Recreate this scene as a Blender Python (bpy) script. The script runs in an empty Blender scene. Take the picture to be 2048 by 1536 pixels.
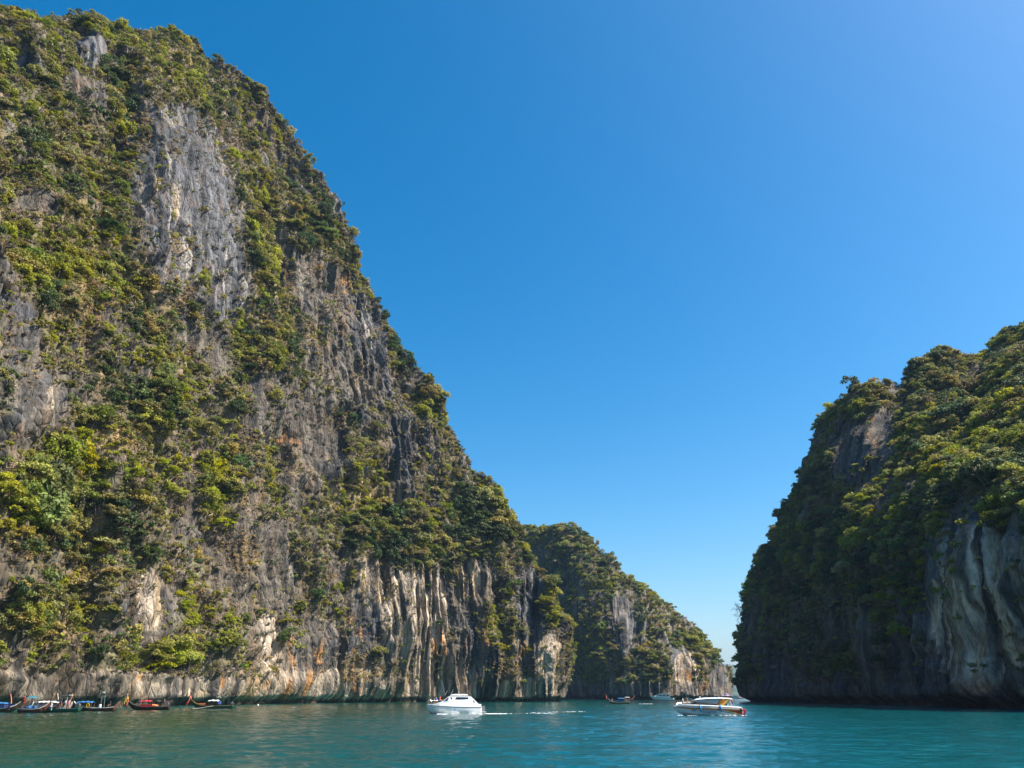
import bpy, math, random
import numpy as np
from mathutils import Vector, Matrix
R = math.radians
random.seed(7)
rng = np.random.default_rng(11)
sc = bpy.context.scene
C = sc.collection

# ---------------------------------------------------------------- camera, sky, sun, exposure
FPX = 1479.0                      # focal length in pixels of the 2048 px wide photograph
TH = math.atan(623.0 / FPX)       # upward tilt: puts the horizon low in the frame
CAMZ = 3.2
cd = bpy.data.cameras.new('camera'); cam = bpy.data.objects.new('camera', cd); C.objects.link(cam)
cam.location = (0, 0, CAMZ); cam.rotation_euler = (R(90) + TH, 0, 0)
cd.sensor_width = 36; cd.lens = 36 * FPX / 2048; cd.clip_end = 60000; cd.clip_start = 0.3
sc.camera = cam
SUN_AZ, SUN_EL = R(99), R(50)     # azimuth clockwise from the view direction
sd = Vector((math.sin(SUN_AZ) * math.cos(SUN_EL), math.cos(SUN_AZ) * math.cos(SUN_EL), math.sin(SUN_EL)))
w = bpy.data.worlds.new('World'); sc.world = w; w.use_nodes = True
nt = w.node_tree; nt.nodes.clear()
sky = nt.nodes.new('ShaderNodeTexSky'); sky.sky_type = 'NISHITA'; sky.sun_disc = False
sky.sun_elevation = SUN_EL; sky.sun_rotation = SUN_AZ
sky.air_density = 1.0; sky.dust_density = 1.5; sky.ozone_density = 3.0; sky.altitude = 0
hs = nt.nodes.new('ShaderNodeHueSaturation'); hs.inputs['Saturation'].default_value = 1.47; hs.inputs['Hue'].default_value = .491
bg = nt.nodes.new('ShaderNodeBackground'); bg.inputs[1].default_value = 0.103
wo = nt.nodes.new('ShaderNodeOutputWorld')
nt.links.new(sky.outputs[0], hs.inputs['Color']); nt.links.new(hs.outputs[0], bg.inputs[0]); nt.links.new(bg.outputs[0], wo.inputs[0])
sl = bpy.data.lights.new('sun', 'SUN'); sl.energy = 5.0; sl.angle = R(0.5); sl.color = (1, 0.93, 0.82)
so = bpy.data.objects.new('sun', sl); C.objects.link(so); so.location = (300, -50, 500)
so.rotation_euler = sd.to_track_quat('Z', 'Y').to_euler()
sc.view_settings.view_transform = 'Standard'; sc.view_settings.look = 'None'
sc.view_settings.exposure = 1.0; sc.view_settings.gamma = 1; sc.view_settings.use_curve_mapping = False
sc.cycles.max_bounces = 5; sc.cycles.diffuse_bounces = 3; sc.cycles.glossy_bounces = 2; sc.cycles.transmission_bounces = 3
sc.cycles.volume_bounces = 0; sc.cycles.transparent_max_bounces = 6
sc.cycles.sample_clamp_indirect = 4

# ---------------------------------------------------------------- where things of the photograph stand
CT, ST = math.cos(TH), math.sin(TH)
def place(px, py, Y):             # world point at forward distance Y seen at pixel (px, py)
    up = 768 - py
    dy = FPX * CT - up * ST
    return ((px - 1024) / dy * Y, Y, CAMZ + (FPX * ST + up * CT) / dy * Y)
def project(x, y, z):
    zc = z - CAMZ
    f = y * CT + zc * ST
    u = -y * ST + zc * CT
    f = np.maximum(f, 1e-3)
    return 1024 + FPX * x / f, 768 - FPX * u / f
def on_water(px, py):             # the water point seen at pixel (px, py)
    up = 768 - py
    dz = FPX * ST + up * CT; dy = FPX * CT - up * ST
    t = -CAMZ / dz
    return ((px - 1024) * t, dy * t)
def shore(px, Y): return ((px - 1024) / (FPX / CT) * Y, Y)

# ---------------------------------------------------------------- noise
_tab = rng.permutation(256).astype(np.int32); _tab2 = np.concatenate([_tab, _tab, _tab])
_val = (rng.random(256) * 2 - 1).astype(np.float32)
def vn(x, y, z, seed=0):
    x = x + seed * 17.31; y = y + seed * 5.77; z = z + seed * 9.13
    ix = np.floor(x).astype(np.int32); iy = np.floor(y).astype(np.int32); iz = np.floor(z).astype(np.int32)
    fx = (x - ix).astype(np.float32); fy = (y - iy).astype(np.float32); fz = (z - iz).astype(np.float32)
    fx = fx * fx * fx * (fx * (fx * 6 - 15) + 10); fy = fy * fy * fy * (fy * (fy * 6 - 15) + 10); fz = fz * fz * (3 - 2 * fz)
    ix &= 255; iy &= 255; iz &= 255
    def h(a, b, c): return _val[_tab2[_tab2[_tab2[(ix + a)] + ((iy + b) & 255)] + ((iz + c) & 255)]]
    a00 = h(0,0,0) * (1-fx) + h(1,0,0) * fx; a10 = h(0,1,0) * (1-fx) + h(1,1,0) * fx
    a01 = h(0,0,1) * (1-fx) + h(1,0,1) * fx; a11 = h(0,1,1) * (1-fx) + h(1,1,1) * fx
    return (a00 * (1-fy) + a10 * fy) * (1-fz) + (a01 * (1-fy) + a11 * fy) * fz
def fbm(x, y, z, o=3, seed=0):
    s = 0; a = 1; t = 0
    for i in range(o):
        s = s + a * vn(x, y, z, seed + i); t += a; a *= .5; x = x * 2.03; y = y * 2.03; z = z * 2.03
    return s / t
def ridged(x, y, z, o=2, seed=0):
    s = 0; a = 1; t = 0
    for i in range(o):
        s = s + a * (1 - 2 * np.abs(vn(x, y, z, seed + i))); t += a; a *= .5; x = x * 2.1; y = y * 2.1; z = z * 2.1
    return s / t
def sst(a, b, x):
    t = np.clip((x - a) / (b - a), 0, 1); return t * t * (3 - 2 * t)

# ---------------------------------------------------------------- object helpers
def mesh_obj(name, me, m=None, parent=None):
    o = bpy.data.objects.new(name, me); C.objects.link(o)
    if m is not None: me.materials.append(m)
    if parent is not None: o.parent = parent
    return o
def tag(o, label=None, cat=None, group=None, kind=None):
    if label: o['label'] = label
    if cat: o['category'] = cat
    if group: o['group'] = group
    if kind: o['kind'] = kind
    return o
def thing(name, label, cat, loc=(0, 0, 0), rz=0, group=None, rx=0, ry=0):
    o = bpy.data.objects.new(name, None); C.objects.link(o); o.location = loc; o.rotation_euler = (rx, ry, rz)
    o.empty_display_size = .2
    return tag(o, label, cat, group)
class MB:
    def __init__(s): s.v = []; s.f = []
    def add(s, v, f):
        n = len(s.v); s.v += [tuple(p) for p in v]; s.f += [tuple(i + n for i in q) for q in f]; return s
    def box(s, c, d, rz=0, ry=0):
        v = []
        M = Matrix.Rotation(rz, 3, 'Z') @ Matrix.Rotation(ry, 3, 'Y')
        for i in (-1, 1):
            for j in (-1, 1):
                for k in (-1, 1):
                    p = M @ Vector((i * d[0] / 2, j * d[1] / 2, k * d[2] / 2)); v.append((c[0] + p.x, c[1] + p.y, c[2] + p.z))
        return s.add(v, [(0,1,3,2), (4,6,7,5), (0,4,5,1), (2,3,7,6), (0,2,6,4), (1,5,7,3)])
    def tube(s, pts, r, n=8):
        pts = [Vector(p) for p in pts]; rr = r if hasattr(r, '__len__') else [r] * len(pts)
        v = []; f = []
        for i, p in enumerate(pts):
            d = (pts[min(i + 1, len(pts) - 1)] - pts[max(i - 1, 0)]).normalized()
            a = d.orthogonal().normalized(); 
            ref = Vector((0, 0, 1)) if abs(d.z) < .9 else Vector((1, 0, 0))
            a = d.cross(ref).normalized(); b = d.cross(a)
            for k in range(n):
                t = 2 * math.pi * k / n
                v.append(p + (a * math.cos(t) + b * math.sin(t)) * rr[i])
        for i in range(len(pts) - 1):
            for k in range(n):
                f.append((i * n + k, i * n + (k + 1) % n, (i + 1) * n + (k + 1) % n, (i + 1) * n + k))
        f.append(tuple(range(n - 1, -1, -1))); f.append(tuple((len(pts) - 1) * n + k for k in range(n)))
        return s.add(v, f)
    def loft(s, secs, caps=True, closed=False):
        n = len(secs[0]); v = [p for q in secs for p in q]; f = []
        for i in range(len(secs) - 1):
            for k in range(n if closed else n - 1):
                k2 = (k + 1) % n
                f.append((i * n + k, i * n + k2, (i + 1) * n + k2, (i + 1) * n + k))
        if caps: f.append(tuple(range(n - 1, -1, -1))); f.append(tuple((len(secs) - 1) * n + k for k in range(n)))
        return s.add(v, f)
    def ell(s, c, r, nu=12, nv=8):
        v = [(c[0], c[1], c[2] + r[2])]; f = []
        for j in range(1, nv):
            for i in range(nu):
                a = math.pi * j / nv; b = 2 * math.pi * i / nu
                v.append((c[0] + r[0] * math.sin(a) * math.cos(b), c[1] + r[1] * math.sin(a) * math.sin(b), c[2] + r[2] * math.cos(a)))
        v.append((c[0], c[1], c[2] - r[2])); L = len(v) - 1
        for i in range(nu):
            f.append((0, 1 + i, 1 + (i + 1) % nu)); f.append((L, L - nu + (i + 1) % nu, L - nu + i))
            for j in range(nv - 2): f.append((1 + j * nu + i, 1 + (j + 1) * nu + i, 1 + (j + 1) * nu + (i + 1) % nu, 1 + j * nu + (i + 1) % nu))
        return s.add(v, f)
    def mesh(s, name, smooth=False):
        me = bpy.data.meshes.new(name); me.from_pydata(s.v, [], s.f); me.update()
        if smooth: me.shade_smooth()
        return me
    def build(s, name, m, parent=None, smooth=False, bevel=0):
        o = mesh_obj(name, s.mesh(name, smooth), m, parent)
        if bevel:
            b = o.modifiers.new('bevel', 'BEVEL'); b.width = bevel; b.segments = 2; b.limit_method = 'ANGLE'
        return o
def mat(name, col, rough=.5, metal=0, spec=.5, var=.0, vscale=3, coat=0):
    m = bpy.data.materials.new(name); m.use_nodes = True; n = m.node_tree; p = n.nodes['Principled BSDF']
    p.inputs['Roughness'].default_value = rough; p.inputs['Metallic'].default_value = metal
    p.inputs['Specular IOR Level'].default_value = spec
    if coat: p.inputs['Coat Weight'].default_value = coat
    c = (*col, 1); p.inputs['Base Color'].default_value = c
    if var:
        tc = n.nodes.new('ShaderNodeTexCoord'); no = n.nodes.new('ShaderNodeTexNoise'); no.inputs['Scale'].default_value = vscale; no.inputs['Detail'].default_value = 5
        mr = n.nodes.new('ShaderNodeMapRange'); mr.inputs[1].default_value = .3; mr.inputs[2].default_value = .7
        mr.inputs[3].default_value = 1 - var; mr.inputs[4].default_value = 1 + var
        mx = n.nodes.new('ShaderNodeMix'); mx.data_type = 'RGBA'; mx.blend_type = 'MULTIPLY'; mx.inputs[0].default_value = 1; mx.inputs[6].default_value = c
        n.links.new(tc.outputs['Object'], no.inputs['Vector']); n.links.new(no.outputs['Fac'], mr.inputs[0])
        n.links.new(mr.outputs[0], mx.inputs[7]); n.links.new(mx.outputs[2], p.inputs['Base Color'])
    return m
# ---------------------------------------------------------------- cliffs
def rock_material():
    m = bpy.data.materials.new('limestone'); m.use_nodes = True; n = m.node_tree; N = n.nodes; L = n.links
    p = N['Principled BSDF']; p.inputs['Roughness'].default_value = .85; p.inputs['Specular IOR Level'].default_value = .25
    at = N.new('ShaderNodeAttribute'); at.attribute_name = 'col'
    ge = N.new('ShaderNodeNewGeometry')
    fa = N.new('ShaderNodeAttribute'); fa.attribute_name = 'flow'
    mp = N.new('ShaderNodeMapping'); mp.inputs['Scale'].default_value = (1, 1, .45); L.new(ge.outputs['Position'], mp.inputs[0])
    n1 = N.new('ShaderNodeTexNoise'); n1.inputs['Scale'].default_value = .9; n1.inputs['Detail'].default_value = 8; n1.inputs['Roughness'].default_value = .72
    L.new(mp.outputs[0], n1.inputs['Vector'])
    mr = N.new('ShaderNodeMapRange'); mr.inputs[1].default_value = .3; mr.inputs[2].default_value = .7; mr.inputs[3].default_value = .5; mr.inputs[4].default_value = 1.5
    L.new(n1.outputs['Fac'], mr.inputs[0])
    mx = N.new('ShaderNodeMix'); mx.data_type = 'RGBA'; mx.blend_type = 'MULTIPLY'; mx.inputs[0].default_value = 1
    L.new(at.outputs['Color'], mx.inputs[6]); L.new(mr.outputs[0], mx.inputs[7]); L.new(mx.outputs[2], p.inputs['Base Color'])
    mpc = N.new('ShaderNodeMapping'); mpc.inputs['Scale'].default_value = (.55, .5, .05); L.new(fa.outputs['Vector'], mpc.inputs[0])
    n2 = N.new('ShaderNodeTexNoise'); n2.inputs['Scale'].default_value = 1.0; n2.inputs['Detail'].default_value = 6; n2.inputs['Roughness'].default_value = .65; n2.inputs['Distortion'].default_value = .06; L.new(mpc.outputs[0], n2.inputs['Vector'])
    cr = N.new('ShaderNodeMapRange'); cr.inputs[1].default_value = .40; cr.inputs[2].default_value = .58; cr.inputs[3].default_value = .42; cr.inputs[4].default_value = 1.22; L.new(n2.outputs['Fac'], cr.inputs[0])
    mxc = N.new('ShaderNodeMix'); mxc.data_type = 'RGBA'; mxc.blend_type = 'MULTIPLY'; mxc.inputs[0].default_value = 1; L.new(mx.outputs[2], mxc.inputs[6]); L.new(cr.outputs[0], mxc.inputs[7]); L.new(mxc.outputs[2], p.inputs['Base Color'])
    vo = N.new('ShaderNodeTexVoronoi'); vo.feature = 'DISTANCE_TO_EDGE'; vo.inputs['Scale'].default_value = .55
    L.new(mp.outputs[0], vo.inputs['Vector'])
    mr2 = N.new('ShaderNodeMapRange'); mr2.inputs[2].default_value = .15; L.new(vo.outputs['Distance'], mr2.inputs[0])
    ad = N.new('ShaderNodeMath'); ad.operation = 'MULTIPLY_ADD'; ad.inputs[1].default_value = .35; L.new(mr2.outputs[0], ad.inputs[0]); sm = N.new('ShaderNodeMath'); sm.operation = 'MULTIPLY_ADD'; sm.inputs[1].default_value = 1.3; L.new(n2.outputs['Fac'], sm.inputs[0]); L.new(n1.outputs['Fac'], sm.inputs[2]); L.new(sm.outputs[0], ad.inputs[2])
    bu = N.new('ShaderNodeBump'); bu.inputs['Strength'].default_value = .8; bu.inputs['Distance'].default_value = 1.0
    L.new(ad.outputs[0], bu.inputs['Height']); L.new(bu.outputs[0], p.inputs['Normal'])
    return m
ROCK = rock_material()

def zones(px, py, lst):           # soft ellipses (centre, radii) -> 0..1
    s = np.zeros_like(px)
    for (cx, cy, rx, ry) in lst:
        d = np.sqrt(((px - cx) / rx) ** 2 + ((py - cy) / ry) ** 2)
        s = np.maximum(s, 1 - sst(.75, 1.25, d))
    return s
def polyline_dist(px, py, pts):
    best = np.full_like(px, 1e9)
    for (a, b) in zip(pts[:-1], pts[1:]):
        ax, ay = a; bx, by = b; dx, dy = bx - ax, by - ay
        t = np.clip(((px - ax) * dx + (py - ay) * dy) / (dx * dx + dy * dy), 0, 1)
        best = np.minimum(best, np.hypot(px - ax - t * dx, py - ay - t * dy))
    return best

def smooth1(a, k):
    if k < 1: return a
    ker = np.exp(-np.linspace(-2, 2, 2 * k + 1) ** 2); ker /= ker.sum()
    return np.stack([np.convolve(np.pad(a[:, i], k, mode='edge'), ker, 'valid') for i in range(a.shape[1])], 1)

def build_cliff(name, cols, nu, nvf, nvb, back, amp, cfg, label, side=1):
    """cols: list of (base xy, crest xyz, profile exponent, weight of sampling)"""
    B = np.array([(b[0], b[1]) for b, c, p in cols], float)
    K = np.array([c for b, c, p in cols], float)
    E = np.array([p if isinstance(p, tuple) else (p, 0) for b, c, p in cols], float)
    mid = (B + K[:, :2]) / 2
    seg = np.hypot(*np.diff(mid, axis=0).T) + .6 * np.abs(np.diff(K[:, 2]))
    dist = np.hypot(mid[:, 0], mid[:, 1]); dm = (dist[1:] + dist[:-1]) / 2
    wgt = seg / np.clip(dm / 350, .5, 2.0) * cfg.get('w', np.ones(len(seg)))
    cum = np.concatenate([[0], np.cumsum(wgt)]); cum /= cum[-1]
    u = np.linspace(0, 1, nu)
    def ip(A): return smooth1(np.stack([np.interp(u, cum, A[:, i]) for i in range(A.shape[1])], 1), max(2, nu // 110))
    Bu, Ku, Eu = ip(B), ip(K), ip(E)
    v = np.linspace(-.03, 1, nvf)
    vv = v[None, :, None]
    hz = np.clip(vv, 0, 1)
    h0 = Eu[:, None, 1:2]; hz0 = np.clip((hz - h0) / (1 - h0), 0, 1)
    wv = .12 * hz + .88 * hz0 ** Eu[:, None, 0:1]
    P = np.empty((nu, nvf + nvb, 3))
    P[:, :nvf, :2] = Bu[:, None, :] * (1 - wv) + Ku[:, None, :2] * wv
    P[:, :nvf, 2] = (vv * Ku[:, None, 2:3])[:, :, 0] + 0
    t = (np.arange(1, nvb + 1) / nvb) ** 1.4
    bk = np.array(back, float)
    P[:, nvf:, :2] = Ku[:, None, :2] + (t[None, :, None] * (Ku[:, None, 2:3] * 1.1 + 10)) * bk[None, None, :2]
    P[:, nvf:, 2] = Ku[:, None, 2] * (1 - t[None, :] ** 1.8 * 1.03)
    du = np.gradient(P, axis=0); dv = np.gradient(P, axis=1)
    nrm = np.cross(du, dv) * side; nrm /= np.linalg.norm(nrm, axis=2, keepdims=True) + 1e-9
    # soften the crease at the crest
    x, y, z = P[..., 0].ravel(), P[..., 1].ravel(), P[..., 2].ravel()
    sB = np.concatenate([[0], np.cumsum(np.hypot(*np.diff(Bu * .6 + Ku[:, :2] * .4, axis=0).T))])
    S = np.repeat(sB[:, None], nvf + nvb, 1).ravel() + .9 * vn(x / 30, y / 30, z / 25, 77)   # distance along the wall: streaks follow it straight down
    px, py = project(x, y, z)
    n = nrm.reshape(-1, 3)
    s = amp
    wx = x + 6 * vn(x / 40, y / 40, z / 40, 40); wy = y + 6 * vn(x / 40, y / 40, z / 40, 41)
    d = 10 * s * fbm(wx / 75, wy / 75, z / 130, 2, 1)
    d += 7.5 * s * ridged(wx / 30, wy / 30, z / 85, 2, 4)
    d += 3.8 * s * ridged(S / 10, S * 0 + z / 90, z / 60, 2, 8)
    rib = ridged(S / 3.4, S * 0, z / 30, 2, 12); rib = np.sign(rib) * np.abs(rib) ** .8
    bare0 = zones(px, py, cfg['bare'])
    d += 1.5 * s * rib * (1 + 1.1 * bare0) * cfg.get('rib', 1)
    d += .45 * s * fbm(x / 1.6, y / 1.6, z / 3.0, 2, 15)
    cz0 = zones(px, py, cfg['cream']); sw = 1 - .75 * cz0 * cfg.get('drape', 1)
    d += 1.3 * cfg.get('drape', 1) * s * cz0 * ridged(S / 5.5, S * 0, z / 90, 1, 140)
    def slabs(q, k, sharp): q = q * k; f = np.floor(q); return (f + sst(0, sharp, q - f)) / k     # broken plates with sharp edges
    d += 3.4 * s * sw * slabs(fbm(S / 9, y / 60, z / 21, 2, 130), 4, .16) * cfg.get('slab', 1)
    d += 1.5 * s * sw * slabs(fbm(S / 3.6, y / 30, z / 7.5, 2, 134), 3, .2) * cfg.get('slab', 1)
    for (per, a, sd_) in ((27, 4.2, 20), (9, 1.7, 23)):
        Lz = z / per + 1.5 * fbm(wx / 38, wy / 38, z / 70, 2, sd_)
        fr = Lz - np.floor(Lz)
        d += (1 - .75 * bare0) * a * s * (np.where(fr < .86, fr / .86, (1 - fr) / .14) - .5) * (.4 + .6 * sst(-.3, .5, vn(x / 45, y / 45, z / 60, sd_ + 5)))
    d += cfg['disp'](px, py, x, y, z) if 'disp' in cfg else 0
    zr = Ku[:, 2][:, None].repeat(nvf + nvb, 1).ravel()
    fade = sst(-.02, .03, z / zr)
    d *= .35 + .65 * fade
    notch = (1 - sst(1.2, 3.0, z + .8 * vn(x / 6, y / 6, z / 6, 30))) * cfg.get('notch', 1.2)
    hn = n.copy(); hn[:, 2] *= .5
    Q = np.stack([x, y, z], 1) + hn * (d - cfg.get('mean', 2.0))[:, None]
    nh = n.copy(); nh[:, 2] = 0; Q -= nh * notch[:, None]
    G = Q.reshape(nu, nvf + nvb, 3)
    # final normals
    du = np.gradient(G, axis=0); dv = np.gradient(G, axis=1)
    fn = np.cross(du, dv) * side; area = np.linalg.norm(fn, axis=2); fn /= area[..., None] + 1e-9
    x, y, z = G[..., 0].ravel(), G[..., 1].ravel(), G[..., 2].ravel()
    px, py = project(x, y, z); fn = fn.reshape(-1, 3); area = area.ravel()
    isfront = np.tile(np.concatenate([np.ones(nvf), np.zeros(nvb)]), nu)
    # ---- colours of the stone and of what grows flat on it
    st1 = vn(S / 1.9, S * 0, z / 34, 50); st2 = vn(S / .9, S * 0, z / 14, 51); st3 = vn(S / 6, S * 0, z / 45, 52)
    blo = fbm(x / 14, y / 14, z / 22, 3, 55)
    def c(*a): return np.array(a)[None, :]
    def mixc(A, Bc, t): return A * (1 - t[:, None]) + Bc * t[:, None]
    col = np.repeat(c(.135, .115, .092), len(x), 0)
    col = mixc(col, c(.225, .195, .155), sst(.0, .6, st3 + .5 * st1))
    col = mixc(col, c(.085, .085, .092), sst(.0, .5, blo + .4 * st3))
    col = mixc(col, c(.20, .135, .075), .55 * sst(.15, .6, fbm(x / 9, y / 9, z / 25, 2, 60)))
    z_cream = zones(px, py, cfg['cream']); z_or = zones(px, py, cfg['orange']); z_gr = zones(px, py, cfg['grey'])
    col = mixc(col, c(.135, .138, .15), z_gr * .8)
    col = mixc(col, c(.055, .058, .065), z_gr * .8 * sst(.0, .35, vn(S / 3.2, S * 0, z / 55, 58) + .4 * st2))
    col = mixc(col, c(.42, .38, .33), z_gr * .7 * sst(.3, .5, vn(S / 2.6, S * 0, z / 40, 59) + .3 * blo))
    col = mixc(col, c(.68, .55, .42), np.clip(sst(.25, .5, z_cream + .25 * blo) * sst(-.34, .0, st3 * .5 + st1 * .8 + z_cream * .2) * (.45 + .55 * sst(-.3, .1, st2 + .5 * vn(S / 3, S * 0, z / 60, 57))), 0, 1))
    col = mixc(col, c(.07, .06, .055), z_cream * cfg.get('stripe', .85) * sst(.12, .34, vn(S / 2.3, S * 0, z / 75, 61) + .35 * st2))
    col = mixc(col, c(.40, .27, .13), z_cream * .6 * sst(.1, .4, vn(S / 3.1, S * 0, z / 60, 62)))
    low = cfg.get('low', 0) * (1 - sst(12, 24, z + 6 * st3)) * sst(3, 6, z)
    col = mixc(col, c(.34, .28, .21), low * sst(-.5, .5, st3 + .6 * blo))
    col = mixc(col, c(.46, .22, .07), np.clip(z_or + .12 * isfront * cfg.get('rust', 1), 0, 1) * sst(.12, .45, fbm(x / 5, y / 5, z / 12, 3, 64)))
    col = mixc(col, c(.04, .04, .042), .88 * sst(.12, .42, st1 * .6 + .5 * st2 + .25 * st3))
    col = mixc(col, c(.065, .045, .03), .92 * (1 - sst(1.0, 2.4, z + .8 * st2)))  # wet rock at the waterline, its colour darkened further for the undercut's shade
    vegn = fbm(x / 13, y / 13, z / 17, 3, 70) + .45 * fn[:, 2] + .55 * vn(x / 34, y / 34, z / 42, 75)
    bare = zones(px, py, cfg['bare'])
    veg = sst(-.30, .35, vegn + cfg.get('vegbias', 0)) * (1 - .93 * bare)
    veg = np.maximum(veg, zones(px, py, cfg.get('lush', [])) * .9) * sst(6, 14, z)
    g1 = sst(-.2, .5, fbm(x / 7, y / 7, z / 7, 3, 80)); 
    under = mixc(np.repeat(c(.17, .135, .075), len(x), 0), c(.10, .11, .035), g1)
    z_straw = zones(px, py, cfg.get('straw', [])); under = mixc(under, c(.36, .26, .12), z_straw * .9)
    under = mixc(under, c(.24, .175, .11), sst(.2, .6, fbm(x / 10, y / 10, z / 14, 2, 84)))
    col = mixc(col, under, np.clip(veg * (.35 + .65 * sst(-.1, .35, fbm(x / 2.2, y / 2.2, z / 3, 2, 88) + .5 * veg)), 0, 1) * .85)
    me = bpy.data.meshes.new(name); nn = nvf + nvb
    idx = np.arange(nu * nn).reshape(nu, nn)
    q = np.stack([idx[:-1, :-1], idx[1:, :-1], idx[1:, 1:], idx[:-1, 1:]], -1).reshape(-1, 4)
    if side < 0: q = q[:, ::-1]
    me.vertices.add(len(x)); me.vertices.foreach_set('co', np.stack([x, y, z], 1).astype(np.float32).ravel())
    me.loops.add(q.size); me.loops.foreach_set('vertex_index', q.ravel().astype(np.int32))
    me.polygons.add(len(q)); me.polygons.foreach_set('loop_start', (np.arange(len(q)) * 4).astype(np.int32))
    me.update(calc_edges=True)
    fl = me.attributes.new('flow', 'FLOAT_VECTOR', 'POINT'); fl.data.foreach_set('vector', np.stack([S, (x + y) * .08, z], 1).astype(np.float32).ravel())
    a = me.attributes.new('col', 'FLOAT_COLOR', 'POINT')
    a.data.foreach_set('color', np.concatenate([col, np.ones((len(x), 1))], 1).astype(np.float32).ravel())
    me.shade_smooth()
    o = mesh_obj(name, me, ROCK); tag(o, label, kind='structure')
    return dict(o=o, P=np.stack([x, y, z], 1), n=fn, area=area, veg=veg, px=px, py=py, front=isfront, bare=bare, straw=cfg.get('straw', []), lush=cfg.get('lush', []), nu=nu, nn=nn, nvf=nvf)

cp = place
L_cols = [
 ((-152, -60), (-255, -40, 225), 2.2), ((-146, 20), (-250, 30, 240), 2.2), ((-136, 100), (-244, 120, 255), 2.2),
 ((-122, 192), cp(0, 68, 235), 2.0), (shore(130, 213), cp(120, 70, 262), 2.0), (shore(260, 238), cp(240, 52, 295), 2.0),
 (shore(400, 282), cp(370, 105, 322), 2.0), (shore(520, 332), cp(500, 190, 350), 2.0), (shore(650, 374), cp(600, 305, 372), 2.2),
 (shore(750, 398), cp(675, 415, 392), 2.2), (shore(835, 414), cp(735, 590, 412), 2.2), (shore(905, 427), cp(835, 755, 432), 2.2),
 (shore(975, 440), cp(945, 965, 454), 2.0), (shore(1045, 452), cp(1030, 1090, 468), 2.0), (shore(1095, 450), cp(1092, 1168, 462), 2.6),
 (shore(1118, 460), cp(1122, 1232, 468), 3.0), (shore(1122, 474), cp(1128, 1255, 478), 3.0), ((27, 500), cp(1112, 1250, 500), 2.0), ((15, 550), (-10, 560, 70), 2.0), ((-60, 640), (-80, 620, 120), 2.0)]
def L_disp(px, py, x, y, z):
    d = 0
    for pts, wd, dep in [([(238, 130), (245, 250), (235, 320)], 22, 10), ([(535, 380), (530, 470), (548, 560)], 18, 9), ([(470, 860), (430, 950), (425, 1090)], 26, 9),
                         ([(985, 1180), (1000, 1400)], 12, 6), ([(20, 350), (10, 420)], 25, 8), ([(200, 1090), (170, 1200)], 20, 6), ([(505, 1050), (512, 1250)], 10, 5),
                         ([(640, 1240), (615, 1400)], 10, 4), ([(790, 600), (800, 760), (850, 830)], 9, 5)]:
        d = d - dep * np.exp(-(polyline_dist(px, py, pts) / wd) ** 2)
    for pts, wd, dep in [([(340, 230), (350, 280)], 40, 6), ([(60, 120), (55, 150)], 28, 5), ([(180, 90), (180, 130)], 22, 4), ([(590, 120), (620, 320), (690, 430)], 30, 3)]:
        d = d + dep * np.exp(-(polyline_dist(px, py, pts) / wd) ** 2)
    return d
L_cfg = dict(disp=L_disp, vegbias=.11, stripe=.5, low=1.0, mean=1.0,
 bare=[(370, 400, 105, 175), (350, 255, 60, 50), (55, 128, 26, 26), (180, 95, 36, 30), (700, 690, 70, 110), (650, 600, 50, 60), (80, 800, 60, 70), (40, 720, 40, 40), (600, 830, 60, 70),
       (830, 1250, 80, 130), (740, 1200, 40, 90), (535, 1280, 35, 60), (650, 1340, 110, 90), (950, 1170, 40, 60), (1080, 1320, 55, 90), (940, 1330, 70, 70), (300, 1210, 60, 70), (560, 1170, 50, 70),
       (250, 1380, 260, 28), (750, 1385, 420, 36), (660, 900, 40, 60), (460, 560, 50, 90), (800, 900, 40, 80), (1055, 1190, 30, 60), (90, 1385, 120, 35)],
 lush=[(120, 1010, 140, 120), (520, 480, 30, 110), (620, 460, 50, 45), (240, 200, 30, 90), (810, 690, 35, 60), (850, 800, 30, 30), (780, 1060, 120, 55), (60, 1230, 60, 60), (960, 1030, 60, 60), (440, 980, 50, 90), (300, 810, 70, 50), (520, 700, 70, 50), (1110, 1200, 25, 60), (1010, 1040, 40, 40), (830, 1100, 70, 40), (100, 560, 70, 60), (330, 1330, 80, 30)],
 cream=[(830, 1240, 62, 125), (745, 1160, 24, 60), (538, 1285, 26, 62), (940, 1160, 22, 42), (352, 400, 9, 40), (285, 385, 6, 30), (315, 360, 5, 20), (1100, 1330, 28, 60), (500, 1370, 190, 30), (230, 480, 10, 28), (100, 800, 8, 26), (860, 1340, 50, 60), (505, 570, 7, 70), (300, 1200, 26, 60), (700, 1370, 160, 30), (960, 1385, 60, 20), (470, 1385, 90, 20), (1040, 1375, 40, 22)],
 orange=[(655, 1300, 80, 85), (745, 1185, 25, 60), (1000, 1290, 60, 60), (690, 570, 22, 50), (570, 890, 30, 40), (440, 1350, 40, 30), (880, 1290, 15, 60), (560, 1390, 200, 30), (280, 1370, 60, 30)],
 grey=[(360, 420, 120, 190), (350, 250, 60, 50), (180, 100, 60, 50), (60, 130, 40, 40), (460, 560, 60, 110), (760, 640, 60, 90), (740, 1280, 40, 90), (620, 380, 80, 60), (1060, 1200, 30, 90)],
 straw=[(430, 1060, 30, 70), (490, 1110, 30, 50), (590, 690, 50, 35), (215, 775, 30, 35), (150, 590, 70, 60), (110, 1270, 50, 50), (520, 80, 60, 20), (350, 130, 60, 30), (560, 560, 25, 40), (160, 480, 80, 90), (250, 880, 70, 25), (720, 1000, 60, 50), (330, 560, 60, 90), (700, 1340, 60, 40)],
 w=np.array([.25, .4, .8] + [1.0] * 14 + [.5, .2]))
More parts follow.
